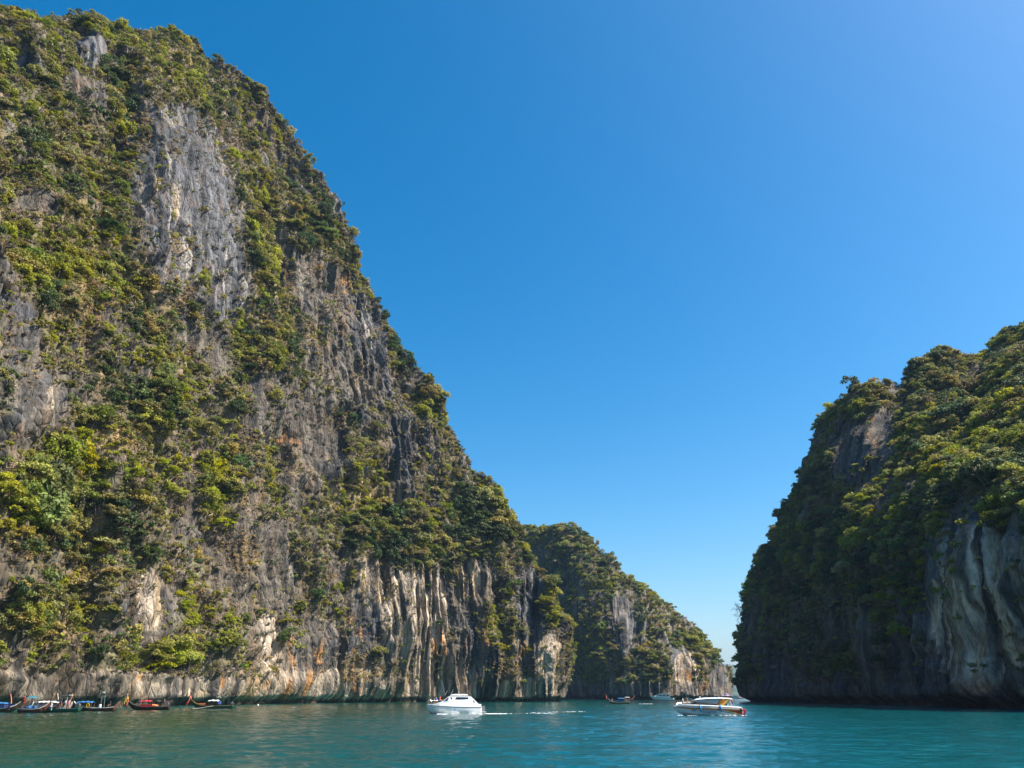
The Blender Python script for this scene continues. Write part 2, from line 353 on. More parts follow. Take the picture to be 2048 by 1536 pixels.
left = build_cliff('cliff_left', L_cols, 860, 640, 50, (-.9, .45), 1.0, L_cfg, 'tall sunlit limestone cliff hung with shrubs rising from the water on the left', side=1)

R_cols = [
 ((160, -60), (330, 60, 215), (1.1, .25)), ((150, 20), (350, 180, 225), (1.1, .25)), ((140, 100), (385, 320, 235), (1.1, .22)), ((133, 165), cp(2320, 560, 400), (1.1, .2)),
 (shore(2044, 206), cp(2060, 655, 430), (1.1, .2)), (shore(1950, 235), cp(1968, 728, 428), (1.1, .24)), (shore(1865, 268), cp(1915, 714, 416), (1.15, .29)), (shore(1785, 303), cp(1872, 708, 404), (1.3, .3)),
 (shore(1725, 333), cp(1850, 704, 392), (1.5, .2)), (shore(1690, 352), cp(1820, 764, 380), 3.0), (shore(1645, 380), cp(1715, 795, 385), 3.2), (shore(1605, 405), cp(1660, 832, 405), 2.8),
 (shore(1568, 430), cp(1640, 900, 425), 2.6), (shore(1540, 450), cp(1594, 1015, 450), 2.4), (shore(1518, 468), cp(1553, 1092, 468), 2.2), (shore(1506, 484), cp(1522, 1138, 486), 2.0),
 (shore(1505, 500), cp(1512, 1195, 500), 1.8), ((162, 520), cp(1520, 1230, 520), 1.8), ((176, 560), (196, 560, 80), 1.8), ((240, 640), (255, 620, 90), 1.8)]
def R_disp(px, py, x, y, z):
    d = 0
    for pts, wd, dep in [([(1800, 760), (1800, 900), (1770, 1050)], 26, 7), ([(1850, 1030), (1840, 1200), (1850, 1400)], 26, 4), ([(2030, 1000), (2040, 1300)], 30, 3)]:
        d = d - dep * np.exp(-(polyline_dist(px, py, pts) / wd) ** 2)
    for pts, wd, dep in [([(1900, 940), (2000, 960), (2060, 1000)], 24, 5), ([(1900, 1000), (1940, 1200), (1960, 1380)], 60, 3)]:
        d = d + dep * np.exp(-(polyline_dist(px, py, pts) / wd) ** 2)
    return d
R_cfg = dict(disp=R_disp, drape=.25, mean=1.0, notch=2.2, rust=.3,
 bare=[(1960, 1205, 125, 175), (2040, 1200, 60, 170), (1725, 885, 62, 95), (1930, 1090, 50, 90), (1700, 1395, 400, 22)],
 lush=[(1930, 860, 130, 120), (1860, 730, 60, 50), (2030, 760, 60, 100), (1690, 800, 90, 40), (1600, 1130, 120, 100), (1700, 1100, 110, 120)],
 cream=[(1955, 1215, 88, 165), (1905, 1060, 30, 70), (2040, 1200, 40, 130)],
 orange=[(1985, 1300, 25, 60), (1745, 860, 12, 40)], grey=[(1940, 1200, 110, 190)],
 w=np.array([.2, .3, .8] + [1.0] * 14 + [.4, .2]))
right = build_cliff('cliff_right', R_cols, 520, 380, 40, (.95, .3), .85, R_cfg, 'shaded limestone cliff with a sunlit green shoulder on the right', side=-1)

M_cols = [
 ((-140, 780), (-130, 860, 165), 1.8), ((-20, 740), (-20, 815, 175), 1.8), (shore(1085, 715), cp(1062, 1058, 790), 1.7), (shore(1150, 690), cp(1120, 1056, 765), 1.7), (shore(1205, 665), cp(1175, 1080, 740), 1.7),
 (shore(1262, 645), cp(1232, 1136, 715), 1.8), (shore(1320, 644), cp(1295, 1186, 700), 1.8), (shore(1370, 657), cp(1347, 1220, 704), 1.9), (shore(1408, 670), cp(1396, 1262, 708), 2),
 (shore(1432, 682), cp(1424, 1310, 712), 2), (shore(1445, 698), cp(1441, 1354, 716), 2), ((186, 722), cp(1442, 1358, 730), 2), ((170, 780), (160, 780, 50), 2), ((120, 860), (100, 850, 90), 2)]
M_cfg = dict(mean=.5, vegbias=.36, slab=.35, notch=2.6, low=.15, rust=.4,
 bare=[(1368, 1330, 28, 42), (1290, 1380, 200, 14), (1180, 1340, 40, 40), (1440, 1360, 22, 40), (1245, 1250, 25, 60)],
 lush=[(1150, 1070, 70, 40), (1220, 1140, 60, 50), (1200, 1330, 50, 50), (1400, 1280, 30, 40)],
 cream=[(1372, 1338, 26, 34)], orange=[(1385, 1360, 30, 30)], grey=[(1330, 1270, 80, 100), (1180, 1120, 60, 60)],
 w=np.array([.2, .5] + [1.0] * 9 + [.5, .2]))
middle = build_cliff('cliff_far', M_cols, 340, 190, 26, (-.5, .9), .8, M_cfg, 'hazier limestone headland closing the channel between the two cliffs', side=1)

# distant island seen through the gap
def island(name, cx, cy, rx, ry, h, label, seed):
    nu, nv = 140, 60
    a = np.linspace(-1, 1, nu)[:, None]; b = np.linspace(-1, 1, nv)[None, :]
    X = cx + a * rx + 0 * b; Y = cy + b * ry + 0 * a
    r = np.sqrt(a ** 2 + b ** 2)
    Z = h * (1 - sst(.15, 1.0, r)) * (1 + .45 * fbm(X / 500, Y / 500, X * 0, 4, seed)) - 2
    v = np.stack([X, Y, Z], -1).reshape(-1, 3); idx = np.arange(nu * nv).reshape(nu, nv)
    q = np.stack([idx[:-1, :-1], idx[1:, :-1], idx[1:, 1:], idx[:-1, 1:]], -1).reshape(-1, 4)
    me = bpy.data.meshes.new(name); me.from_pydata(v.tolist(), [], q.tolist()); me.shade_smooth()
    tag(mesh_obj(name, me, mat('island_forest', (.05, .075, .035), .9, var=.4, vscale=.02)), label, kind='structure')
island('hill_distant', 1760, 6800, 800, 420, 235, 'blue wooded island far off in the gap between the cliffs', 3)
island('hill_low', 1330, 4300, 420, 200, 42, 'low wooded islet in front of the distant blue island', 5)
# ---------------------------------------------------------------- foliage
def leaf_material(name, col, tr=.35, hue=.03, val=.35, sat=.15):
    m = bpy.data.materials.new(name); m.use_nodes = True; n = m.node_tree; N = n.nodes; L = n.links
    N.clear(); out = N.new('ShaderNodeOutputMaterial')
    at = N.new('ShaderNodeAttribute'); at.attribute_name = 'tint'
    oi = N.new('ShaderNodeObjectInfo')
    h = N.new('ShaderNodeHueSaturation'); h.inputs['Color'].default_value = (*col, 1)
    def rngmap(src, a, b, mul=1.0):
        f = N.new('ShaderNodeMath'); f.operation = 'MULTIPLY'; f.inputs[1].default_value = mul; L.new(src, f.inputs[0])
        g = N.new('ShaderNodeMath'); g.operation = 'FRACT'; L.new(f.outputs[0], g.inputs[0])
        r = N.new('ShaderNodeMapRange'); r.inputs[3].default_value = a; r.inputs[4].default_value = b; L.new(g.outputs[0], r.inputs[0]); return r.outputs[0]
    L.new(rngmap(oi.outputs['Random'], .5 - hue, .5 + hue, 7.13), h.inputs['Hue'])
    L.new(rngmap(oi.outputs['Random'], 1 - sat, 1 + sat, 31.7), h.inputs['Saturation'])
    L.new(rngmap(oi.outputs['Random'], 1 - val, 1 + val, 3.31), h.inputs['Value'])
    mx = N.new('ShaderNodeMix'); mx.data_type = 'RGBA'; mx.blend_type = 'MULTIPLY'; mx.inputs[0].default_value = 1
    L.new(h.outputs[0], mx.inputs[6]); L.new(at.outputs['Color'], mx.inputs[7])
    d = N.new('ShaderNodeBsdfPrincipled'); d.inputs['Roughness'].default_value = .6; d.inputs['Specular IOR Level'].default_value = .3
    L.new(mx.outputs[2], d.inputs['Base Color'])
    t = N.new('ShaderNodeBsdfTranslucent'); L.new(mx.outputs[2], t.inputs[0])
    ms = N.new('ShaderNodeMixShader'); ms.inputs[0].default_value = tr
    L.new(d.outputs[0], ms.inputs[1]); L.new(t.outputs[0], ms.inputs[2]); L.new(ms.outputs[0], out.inputs[0])
    return m
LM = {'green': leaf_material('leaves_green', (.20, .225, .038), .4), 'bright': leaf_material('leaves_bright', (.34, .34, .028), .45, .02, .25),
      'dark': leaf_material('leaves_dark', (.085, .125, .035), .3), 'olive': leaf_material('leaves_olive', (.30, .265, .07), .35, .03),
      'dry': leaf_material('twigs_dry', (.30, .24, .17), .1, .02, .4), 'straw': leaf_material('grass_straw', (.50, .37, .16), .4, .02, .3)}
BARK = mat('bark', (.16, .13, .10), .9, var=.3, vscale=2)

def leaf_mesh(name, nclump, nleaf, size, shape, seed, flat=.75, core=.45):
    """a crown of leaf sprays in clumps; radius about 1, base near z=0"""
    r = np.random.default_rng(seed)
    V = []; F = []; T = []
    k = 0
    for c in range(nclump):
        a = r.uniform(0, 2 * math.pi); e = math.asin(r.uniform(-.25, 1)); rad = r.uniform(.55, .85)
        cc = np.array([math.cos(a) * math.cos(e) * rad, math.sin(a) * math.cos(e) * rad, (math.sin(e) * rad * flat) + .35])
        cs = r.uniform(.24, .42); tint = r.uniform(.72, 1.28)
        for l in range(nleaf):
            dirv = r.normal(size=3); dirv /= np.linalg.norm(dirv); dirv[2] = abs(dirv[2]) * (1 if r.random() < .8 else -.5)
            p = cc + dirv * cs * (r.uniform(.5, 1.05) if r.random() < .8 else r.uniform(0, 1)) * np.array([1, 1, .75])
            nn = dirv * .8 + r.normal(size=3) * .55 + np.array([0, 0, .35]); nn /= np.linalg.norm(nn)
            if shape == 'palm': nn = dirv * .2 + r.normal(size=3) * .5
            t1 = np.cross(nn, r.normal(size=3)); t1 /= np.linalg.norm(t1) + 1e-6; t2 = np.cross(nn, t1)
            s1 = size * r.uniform(.7, 1.3); s2 = s1 * r.uniform(.45, .75)
            V += [p - t1 * s1, p + t2 * s2, p + t1 * s1, p - t2 * s2]; F.append((k, k + 1, k + 2, k + 3)); k += 4
            T += [tint * r.uniform(.85, 1.15)] * 4
    return finish(name, V, F, T)
def finish(name, V, F, T):
    me = bpy.data.meshes.new(name); me.from_pydata([tuple(v) for v in V], [], F)
    a = me.attributes.new('tint', 'FLOAT_COLOR', 'POINT'); T = np.array(T)
    a.data.foreach_set('color', np.stack([T, T, T, np.ones_like(T)], 1).astype(np.float32).ravel())
    return me
def twig_mesh(name, n, seed, up=.6, length=1.0, width=.035, droop=0.0):
    r = np.random.default_rng(seed); V = []; F = []; T = []; k = 0
    for i in range(n):
        d = r.normal(size=3); d /= np.linalg.norm(d); d[2] = abs(d[2]) * .7 + up * r.random(); d /= np.linalg.norm(d)
        L = length * r.uniform(.5, 1.05); o = r.normal(size=3) * .12; o[2] = abs(o[2])
        if i > n * .35 and n > 40:               # side twigs start out along the limbs
            o = d0 * r.uniform(.3, .9) * L0; L = L * .45; d = d * .8 + d0 * .5; d /= np.linalg.norm(d)
        else: d0 = d; L0 = L
        side = np.cross(d, r.normal(size=3)); side /= np.linalg.norm(side) + 1e-6; w = width * r.uniform(.7, 1.4)
        p0 = o; p1 = o + d * L * .55 + r.normal(size=3) * .04; p2 = o + d * L + r.normal(size=3) * .07 - np.array([0, 0, droop * L])
        V += [p0 - side * w, p0 + side * w, p1 + side * w * .8, p1 - side * w * .8, p2]; F += [(k, k + 1, k + 2, k + 3), (k + 3, k + 2, k + 4)]; k += 5
        T += [r.uniform(.7, 1.3)] * 5
    return finish(name, V, F, T)
def trunk_mesh(name, seed):
    r = random.Random(seed); m = MB()
    m.tube([(0, 0, -.25), (.04, .02, .15), (.02, -.03, .45), (.05, 0, .75)], [.07, .055, .045, .03], 6)
    for i in range(5):
        a = i * 1.256 + r.random(); z = .2 + .08 * i
        m.tube([(.03, 0, z), (.3 * math.cos(a), .3 * math.sin(a), z + .18), (.6 * math.cos(a), .6 * math.sin(a), z + .28)], [.035, .025, .012], 5)
    return m.mesh(name, True)
CROWN = [leaf_mesh('crown_leaves', 20, 46, .085, '', 100 + i, flat=(.8, .6, 1.0, .5)[i % 4]) for i in range(5)]
SMALL = [leaf_mesh('shrub_leaves', 9, 26, .14, '', 200 + i, flat=(.8, 1.1, .6)[i % 3]) for i in range(4)]
TWIG = [twig_mesh('dry_twigs', 120, 300 + i) for i in range(3)]
TUFT = [twig_mesh('grass_tuft', 60, 320 + i, up=.5, width=.06, droop=.5) for i in range(2)]
TRUNK = [trunk_mesh('trunk_limbs', i) for i in range(3)]

def proto_collection(name, meshes, m):
    col = bpy.data.collections.new(name)
    for i, me in enumerate(meshes):
        me2 = me.copy(); me2.materials.clear(); me2.materials.append(m)
        col.objects.link(bpy.data.objects.new(name + '_sprig', me2))
    return col
def scatter_nodes(col):
    g = bpy.data.node_groups.new('scatter', 'GeometryNodeTree')
    g.interface.new_socket('Geometry', in_out='INPUT', socket_type='NodeSocketGeometry'); g.interface.new_socket('Geometry', in_out='OUTPUT', socket_type='NodeSocketGeometry')
    N = g.nodes; L = g.links; gi = N.new('NodeGroupInput'); go = N.new('NodeGroupOutput')
    ci = N.new('GeometryNodeCollectionInfo'); ci.inputs[0].default_value = col; ci.inputs[1].default_value = True; ci.inputs[2].default_value = True
    ip = N.new('GeometryNodeInstanceOnPoints'); ip.inputs['Pick Instance'].default_value = True
    def na(n_, t):
        a = N.new('GeometryNodeInputNamedAttribute'); a.data_type = t; a.inputs[0].default_value = n_; return a.outputs[0]
    L.new(gi.outputs[0], ip.inputs['Points']); L.new(ci.outputs[0], ip.inputs['Instance'])
    L.new(na('pick', 'INT'), ip.inputs['Instance Index']); L.new(na('rot', 'FLOAT_VECTOR'), ip.inputs['Rotation']); L.new(na('siz', 'FLOAT_VECTOR'), ip.inputs['Scale'])
    L.new(ip.outputs[0], go.inputs[0]); return g
GEO = {}
def scatter(name, pts, siz, rot, key, label, npick):
    me = bpy.data.meshes.new(name); me.vertices.add(len(pts)); me.vertices.foreach_set('co', pts.astype(np.float32).ravel())
    me.attributes.new('siz', 'FLOAT_VECTOR', 'POINT').data.foreach_set('vector', siz.astype(np.float32).ravel())
    me.attributes.new('rot', 'FLOAT_VECTOR', 'POINT').data.foreach_set('vector', rot.astype(np.float32).ravel())
    me.attributes.new('pick', 'INT', 'POINT').data.foreach_set('value', rng.integers(0, npick, len(pts)).astype(np.int32))
    o = mesh_obj(name, me); md = o.modifiers.new('scatter', 'NODES'); md.node_group = GEO[key]; tag(o, label, kind='stuff'); return o
for k in ('green', 'bright', 'dark', 'olive'):
    GEO[k] = scatter_nodes(proto_collection('sprigs_' + k, SMALL, LM[k]))
    GEO[k + '_big'] = scatter_nodes(proto_collection('crowns_' + k, CROWN, LM[k]))
GEO['dry'] = scatter_nodes(proto_collection('sprigs_dry', TWIG, LM['dry']))
GEO['straw'] = scatter_nodes(proto_collection('sprigs_straw', TUFT, LM['straw']))

def sample(S, n, weight, cell):
    """n points on the front of a cliff, thinned so that none stand closer than about cell"""
    w = weight * S['area']; w = w / w.sum()
    i = rng.choice(len(w), size=n, replace=True, p=w)
    key = np.floor(S['P'][i] / cell).astype(np.int64); h = key[:, 0] * 73856093 ^ key[:, 1] * 19349663 ^ key[:, 2] * 83492791
    _, f = np.unique(h, return_index=True)
    return i[np.sort(f)]
_L = [(220, [(150, 'at the left end of the left cliff summit'), (300, 'on the summit of the left cliff'), (9e9, 'on the ridge just right of the left cliff summit')]),
      (620, [(150, 'far left of the grey rock face high up'), (260, 'just left of the tall grey rock face high up'), (470, 'on the tall grey rock face of the left cliff'), (620, 'just right of the tall grey rock face'), (9e9, 'on the steep upper right edge of the left cliff')]),
      (900, [(150, 'by the pale rocks halfway up at the left frame edge'), (320, 'halfway up the left cliff, below its grey face'), (470, 'in the middle of the left cliff face'), (650, 'beside the brown ribbed wall halfway up the left cliff'), (9e9, 'on the descending right edge of the left cliff')]),
      (1130, [(150, 'in the lower growth by the left frame edge'), (300, 'in the dense lower growth above the blue canopied boat'), (430, 'in the dense lower growth above the red canopied boat'), (650, 'beside the dark gully low on the left cliff'), (900, 'just above the cream streaked wall'), (9e9, 'on the lower right shoulder of the left cliff')]),
      (9e9, [(150, 'above the leftmost longtail boats'), (330, 'just above the red canopied longtail boat'), (520, 'just above the green longtail boat'), (900, 'at the foot of the cream streaked wall'), (9e9, 'on the right hand nose of the left cliff')])]
_R = [(800, [(1800, 'on the shaded upper left edge of the right cliff'), (1930, 'on the sunlit knob topping the right cliff'), (9e9, 'on the top slope at the right frame edge')]),
      (900, [(1800, 'above the bare dark wall of the right cliff'), (1930, 'high on the sunlit shoulder of the right cliff'), (9e9, 'on the sunlit slope at the right frame edge')]),
      (1080, [(1640, 'on the shaded left outline of the right cliff'), (1800, 'below the bare dark wall of the right cliff'), (1930, 'on the left rim above the pale streaked wall'), (9e9, 'on the right rim above the pale streaked wall')]),
      (9e9, [(1640, 'low on the shaded left end of the right cliff'), (1800, 'low in the middle of the shaded right cliff'), (9e9, 'low beside the pale streaked wall of the right cliff')])]
_F = [(1120, [(9e9, 'on the top of the far headland')]), (1220, [(9e9, 'on the upper slope of the far headland')]), (9e9, [(9e9, 'on the lower slope of the far headland')])]
def zone_of(zone, x, y):
    for ym, row in {'left': _L, 'right': _R, 'far': _F}[zone]:
        if y < ym: return [t for xm, t in row if x < xm][0]
ADJ = {'green': 'mid green', 'bright': 'yellow-green', 'dark': 'dark green', 'olive': 'olive'}
CAND = []
def grow(S, zone, sizes, n_small, n_big, n_dry, n_straw, cell, brightw=1.0, sc_small=1.0):
    P, nn, veg, px, py = S['P'], S['n'], S['veg'], S['px'], S['py']
    front = S['front'] > .5
    inv = (px > -260) & (px < 2300) & (py > -260) & (P[:, 1] > 40)
    topside = (~front) & (np.arange(len(P)) % S['nn'] < S['nvf'] + 14)
    ok = ((front | topside) & inv & (P[:, 2] > 9)).astype(float)
    cl = fbm(P[:, 0] / 22, P[:, 1] / 22, P[:, 2] / 22, 2, 90)
    def species(i):
        q = P[i]; a = cl[i] * 1.5 + vn(q[:, 0] / 8, q[:, 1] / 8, q[:, 2] / 8, 94) * .8 + rng.normal(size=len(i)) * .28
        gul = np.zeros(len(i), int)
        sp = np.where(a > .42, 1, np.where(a > .05, 0, np.where(a > -.5, 3, 2)))
        if brightw < 1: sp = np.where((sp == 1) & (rng.random(len(i)) > brightw), 0, sp)
        return np.array(['green', 'bright', 'dark', 'olive'])[sp]
    def orient(i, s, lift):
        k = len(i); rot = np.stack([rng.normal(size=k) * .15, rng.normal(size=k) * .15, rng.uniform(0, 6.28, k)], 1)
        siz = s[:, None] * np.stack([rng.uniform(.8, 1.25, k), rng.uniform(.8, 1.25, k), rng.uniform(.75, 1.3, k)], 1)
        p = P[i] + nn[i] * np.array([1, 1, .2]) * (s * .25)[:, None] + np.array([0, 0, 1]) * (lift * s)[:, None]
        return p, siz, rot
    names = {'left': 'left cliff', 'right': 'right cliff', 'far': 'far headland'}
    i = sample(S, n_small, ok * (veg ** 1.1 + .035), cell)
    s = sizes[0] * rng.lognormal(0, .35, len(i)); p, siz, rot = orient(i, s, -.2); sp = species(i)
    for k in ADJ:
        q = sp == k
        if q.any(): scatter('shrubbery', p[q], siz[q], rot[q], k, '%s shrubs spread over the ledges of the %s' % (ADJ[k], names[zone]), len(SMALL))
    i = sample(S, n_big, ok * veg ** 1.6 * (.48 + np.maximum(zones(px, py, S['lush']), S.get('base_tree', 0))), cell * 1.9)
    s = sizes[1] * rng.lognormal(0, .3, len(i)) * (1 + (.45 if zone == 'left' else .1) * zones(px[i], py[i], S['lush'])); p, siz, rot = orient(i, s, -.15); sp = species(i)
    # the largest of these are individual trees
    d = np.hypot(p[:, 0], p[:, 1]); vis = (px[i] > -10) & (px[i] < 2060) & (py[i] > 0) & (nn[i, 0] * (0 - P[i, 0]) + nn[i, 1] * (0 - P[i, 1]) + nn[i, 2] * (CAMZ - P[i, 2]) > 0)
    show = np.where(vis, s / d, 0)
    CAND.append((zone, p, siz, rot, sp, show, px[i], py[i]))
    i = sample(S, n_dry, ok * (sst(.1, .5, veg) * (1.1 - veg) + .15 * veg + .05), cell)
    s = sizes[0] * 1.05 * rng.lognormal(0, .35, len(i)); p, siz, rot = orient(i, s, -.2)
    scatter('dry_shrubbery', p, siz, rot, 'dry', 'leafless grey-brown twiggy shrubs clinging to the %s' % names[zone], len(TWIG))
    zs = zones(px, py, S['straw']); i = sample(S, n_straw, ok * (1.2 * zs + sst(.0, .4, veg) * (1.05 - veg) + .03) * sst(-.1, .4, fbm(P[:, 0] / 25, P[:, 1] / 25, P[:, 2] / 25, 2, 97)), cell * .6)
    s = sizes[0] * .7 * rng.lognormal(0, .3, len(i)); p, siz, rot = orient(i, s, -.1)
    scatter('dry_grass', p, siz, rot, 'straw', 'straw coloured dry grass tufts hanging on the %s' % names[zone], len(TUFT))
grow(left, 'left', (1.15, 2.35), 26000, 3600, 18000, 16000, 1.1)
right['base_tree'] = .7; middle['base_tree'] = .6
grow(right, 'right', (1.35, 2.35), 16000, 5000, 6500, 1200, 1.35)
grow(middle, 'far', (1.8, 3.0), 7500, 2600, 1500, 400, 1.7, brightw=.5)
NIND = 290
allshow = np.concatenate([c[5] for c in CAND]); thr = np.sort(allshow)[-NIND]
tree_first = {}
for zone, p, siz, rot, sp, show, qx, qy in CAND:
    big = show >= thr
    for k in ADJ:
        q = (sp == k) & ~big
        if q.any(): scatter('treetops', p[q], siz[q], rot[q], k + '_big', '%s small trees standing close together on the %s' % (ADJ[k], {'left': 'left cliff', 'right': 'right cliff', 'far': 'far headland'}[zone]), len(CROWN))
    for j in np.nonzero(big)[0]:
        k = str(sp[j]); v = int(rng.integers(0, len(CROWN)))
        zn = zone_of(zone, qx[j], qy[j])
        key = (k, v)
        t = bpy.data.objects.new('tree', None); C.objects.link(t); t.location = p[j]; t.rotation_euler = rot[j]; t.scale = siz[j]
        sh = siz[j][2] / ((siz[j][0] + siz[j][1]) / 2); rs = siz[j].mean() * 2
        word = ('spreading', 'rounded', 'upright')[int(sh > .85) + int(sh > 1.12)]; sz = ('small', 'medium-sized', 'large', 'huge')[int(rs > 5.2) + int(rs > 7) + int(rs > 8.5)]
        tag(t, '%s %s %s tree %s' % (sz, word, ADJ[k], zn), 'tree', 'trees %s' % zn)
        if key not in tree_first:
            cm = CROWN[v].copy(); cm.materials.clear(); cm.materials.append(LM[k]); tm = TRUNK[v % 3]
            if not tm.materials: tm.materials.append(BARK)
            tree_first[key] = (cm, tm)
        cm, tm = tree_first[key]
        for nme, me in (('crown', cm), ('trunk', tm)):
            o = bpy.data.objects.new(nme, me); C.objects.link(o); o.parent = t

# leafless tree leaning out from the right cliff
def bare_tree(px, py, Y, size, label, lean, seed):
    x, y, z = place(px, py, Y); r = random.Random(seed)
    t = thing('leafless_tree', label, 'tree', (x, y, z))
    tr = MB(); tw = MB()
    def branch(p, d, L, rad, lv):
        pts = [p]; q = p.copy(); dd = d.copy()
        for i in range(4):
            dd = (dd + Vector((r.gauss(0, .16), r.gauss(0, .16), r.gauss(.06, .14)))).normalized(); q = q + dd * L / 4; pts.append(q.copy())
        (tr if lv < 1 else tw).tube(pts, [rad, rad * .85, rad * .7, rad * .5, rad * .3], 5)
        if lv < 3:
            for i in range(5 if lv else 7):
                k = r.randint(1, 4); nd = (dd + Vector((r.gauss(0, .6), r.gauss(0, .5), r.gauss(.1, .55)))).normalized()
                branch(pts[k], nd, L * r.uniform(.45, .65), rad * .5, lv + 1)
    for i in range(2): branch(Vector((0, 0, 0)), Vector((lean[0] + r.gauss(0, .2), r.gauss(0, .1), lean[1] + .25 * i)).normalized(), size, .22, 0)
    tr.build('trunk', BARK, t, True); tw.build('branches', BARK, t)
bare_tree(1494, 1240, 497, 7.5, 'leafless dark tree leaning out over the channel from the right cliff', (-1, .35), 5)
bare_tree(1494, 1205, 499, 5.0, 'small leafless tree just above the larger bare one on the right cliff', (-.7, .8), 9)
# ---------------------------------------------------------------- water
def water():
    ys = np.concatenate([[-200, -60, 0, 12], np.geomspace(24, 420, 700), np.geomspace(430, 10000, 60)])
    us = np.concatenate([[-1.5, -1.1, -.9], np.linspace(-.72, .72, 440), [.9, 1.1, 1.5]])
    far = np.abs(us) > .8
    X = us[None, :] * np.maximum(20, ys)[:, None]; X = np.where(far[None, :], np.sign(us)[None, :] * (np.abs(X) + np.maximum(0, 420 - .5 * ys)[:, None] * (np.abs(us)[None, :] - .7)), X)
    Y = np.repeat(ys[:, None], len(us), 1)
    fd = 1 - sst(150, 420, Y); fd2 = 1 - sst(60, 170, Y)
    Z = .17 * fbm(X / 7.5, Y / 4.2, X * 0, 2, 11) + .10 * fd * ridged(X / 2.6 + .3 * Y / 2, Y / 1.6, X * 0, 2, 15) + .035 * fd2 * fbm(X / .8, Y / .55, X * 0, 2, 18)
    Z = np.where(Y > 900, 0, Z)
    # distance to the left shore makes the shallows
    sh = np.array([(-152, -60), (-146, 20), (-136, 100), (-122, 192)] + [shore(a, b) for a, b in ((130, 213), (260, 238), (400, 282), (520, 332), (650, 374), (750, 398), (835, 414), (905, 427), (975, 440), (1045, 452), (1112, 480))] + [(28, 505), (15, 550), (-60, 640)], float)
    d1 = polyline_dist(X, Y, [tuple(p) for p in sh])
    m1 = polyline_dist(X, Y, [shore(1085, 715), shore(1262, 645), shore(1444, 698)])
    d = np.minimum(d1, m1)
    shal = (1 - sst(3, 34, d + 8 * vn(X / 30, Y / 30, X * 0, 3)))
    band = np.exp(-((Y - 262 - 10 * vn(X / 60, Y / 60, X * 0, 6)) / 26) ** 2) * sst(-20, 30, X) * .55 + np.exp(-((Y - 395) / 45) ** 2) * sst(-20, 25, X) * .35
    shal = np.clip(np.maximum(shal, band), 0, 1)
    v = np.stack([X, Y, Z], -1).reshape(-1, 3); nu, nn = X.shape
    idx = np.arange(nu * nn).reshape(nu, nn); q = np.stack([idx[:-1, :-1], idx[:-1, 1:], idx[1:, 1:], idx[1:, :-1]], -1).reshape(-1, 4)
    me = bpy.data.meshes.new('water'); me.vertices.add(len(v)); me.vertices.foreach_set('co', v.astype(np.float32).ravel())
    me.loops.add(q.size); me.loops.foreach_set('vertex_index', q.ravel().astype(np.int32)); me.polygons.add(len(q)); me.polygons.foreach_set('loop_start', (np.arange(len(q)) * 4).astype(np.int32)); me.update(calc_edges=True); me.shade_smooth()
    me.attributes.new('shal', 'FLOAT', 'POINT').data.foreach_set('value', shal.astype(np.float32).ravel())
    reflect_tint = (1 - sst(-42, 10, X + 12 * vn(X / 40, Y / 50, X * 0, 9)))  # left water tinted darker green, mostly the cliff's reflection put into the colour
    me.attributes.new('green', 'FLOAT', 'POINT').data.foreach_set('value', reflect_tint.astype(np.float32).ravel())
    m = bpy.data.materials.new('sea_water'); m.use_nodes = True; n = m.node_tree; N = n.nodes; L = n.links; p = N['Principled BSDF']
    p.inputs['Roughness'].default_value = .05; p.inputs['IOR'].default_value = 1.33; p.inputs['Specular IOR Level'].default_value = .36
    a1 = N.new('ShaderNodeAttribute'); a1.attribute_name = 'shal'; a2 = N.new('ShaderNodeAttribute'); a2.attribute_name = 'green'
    def mix(f, A, B_):
        x = N.new('ShaderNodeMix'); x.data_type = 'RGBA'
        for s, val in ((0, f), (6, A), (7, B_)):
            if isinstance(val, (tuple, float)): x.inputs[s].default_value = val
            else: L.new(val, x.inputs[s])
        return x.outputs[2]
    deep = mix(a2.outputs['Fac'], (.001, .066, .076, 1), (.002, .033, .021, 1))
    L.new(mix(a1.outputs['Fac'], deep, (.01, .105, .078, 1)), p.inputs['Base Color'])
    ge = N.new('ShaderNodeNewGeometry')
    def noise(sx, sy, det, rough=.55):
        mp = N.new('ShaderNodeMapping'); mp.inputs['Scale'].default_value = (sx, sy, 1); mp.inputs['Rotation'].default_value = (0, 0, .25); L.new(ge.outputs['Position'], mp.inputs[0])
        x = N.new('ShaderNodeTexNoise'); x.inputs['Scale'].default_value = 1; x.inputs['Detail'].default_value = det; x.inputs['Roughness'].default_value = rough; L.new(mp.outputs[0], x.inputs['Vector']); return x.outputs['Fac']
    n1 = noise(.95, 2.0, 6, .62); n2 = noise(.11, .22, 3); 
    s = N.new('ShaderNodeMath'); s.operation = 'MULTIPLY_ADD'; s.inputs[1].default_value = 2.2; L.new(n2, s.inputs[0]); L.new(n1, s.inputs[2])
    b = N.new('ShaderNodeBump'); b.inputs['Strength'].default_value = 1; b.inputs['Distance'].default_value = .11; L.new(s.outputs[0], b.inputs['Height']); L.new(b.outputs[0], p.inputs['Normal'])
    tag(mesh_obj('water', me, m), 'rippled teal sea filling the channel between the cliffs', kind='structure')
water()
def haze():
    m = bpy.data.materials.new('haze_air'); m.use_nodes = True; n = m.node_tree; n.nodes.clear()
    o = n.nodes.new('ShaderNodeOutputMaterial'); v = n.nodes.new('ShaderNodeVolumePrincipled'); v.inputs['Density'].default_value = .00005
    v.inputs['Color'].default_value = (.40, .64, 1, 1); v.inputs['Anisotropy'].default_value = .0
    n.links.new(v.outputs[0], o.inputs['Volume'])
    b = MB().box((0, 4900, 210), (21500, 10600, 426)).build('haze', m); tag(b, kind='stuff')
haze()
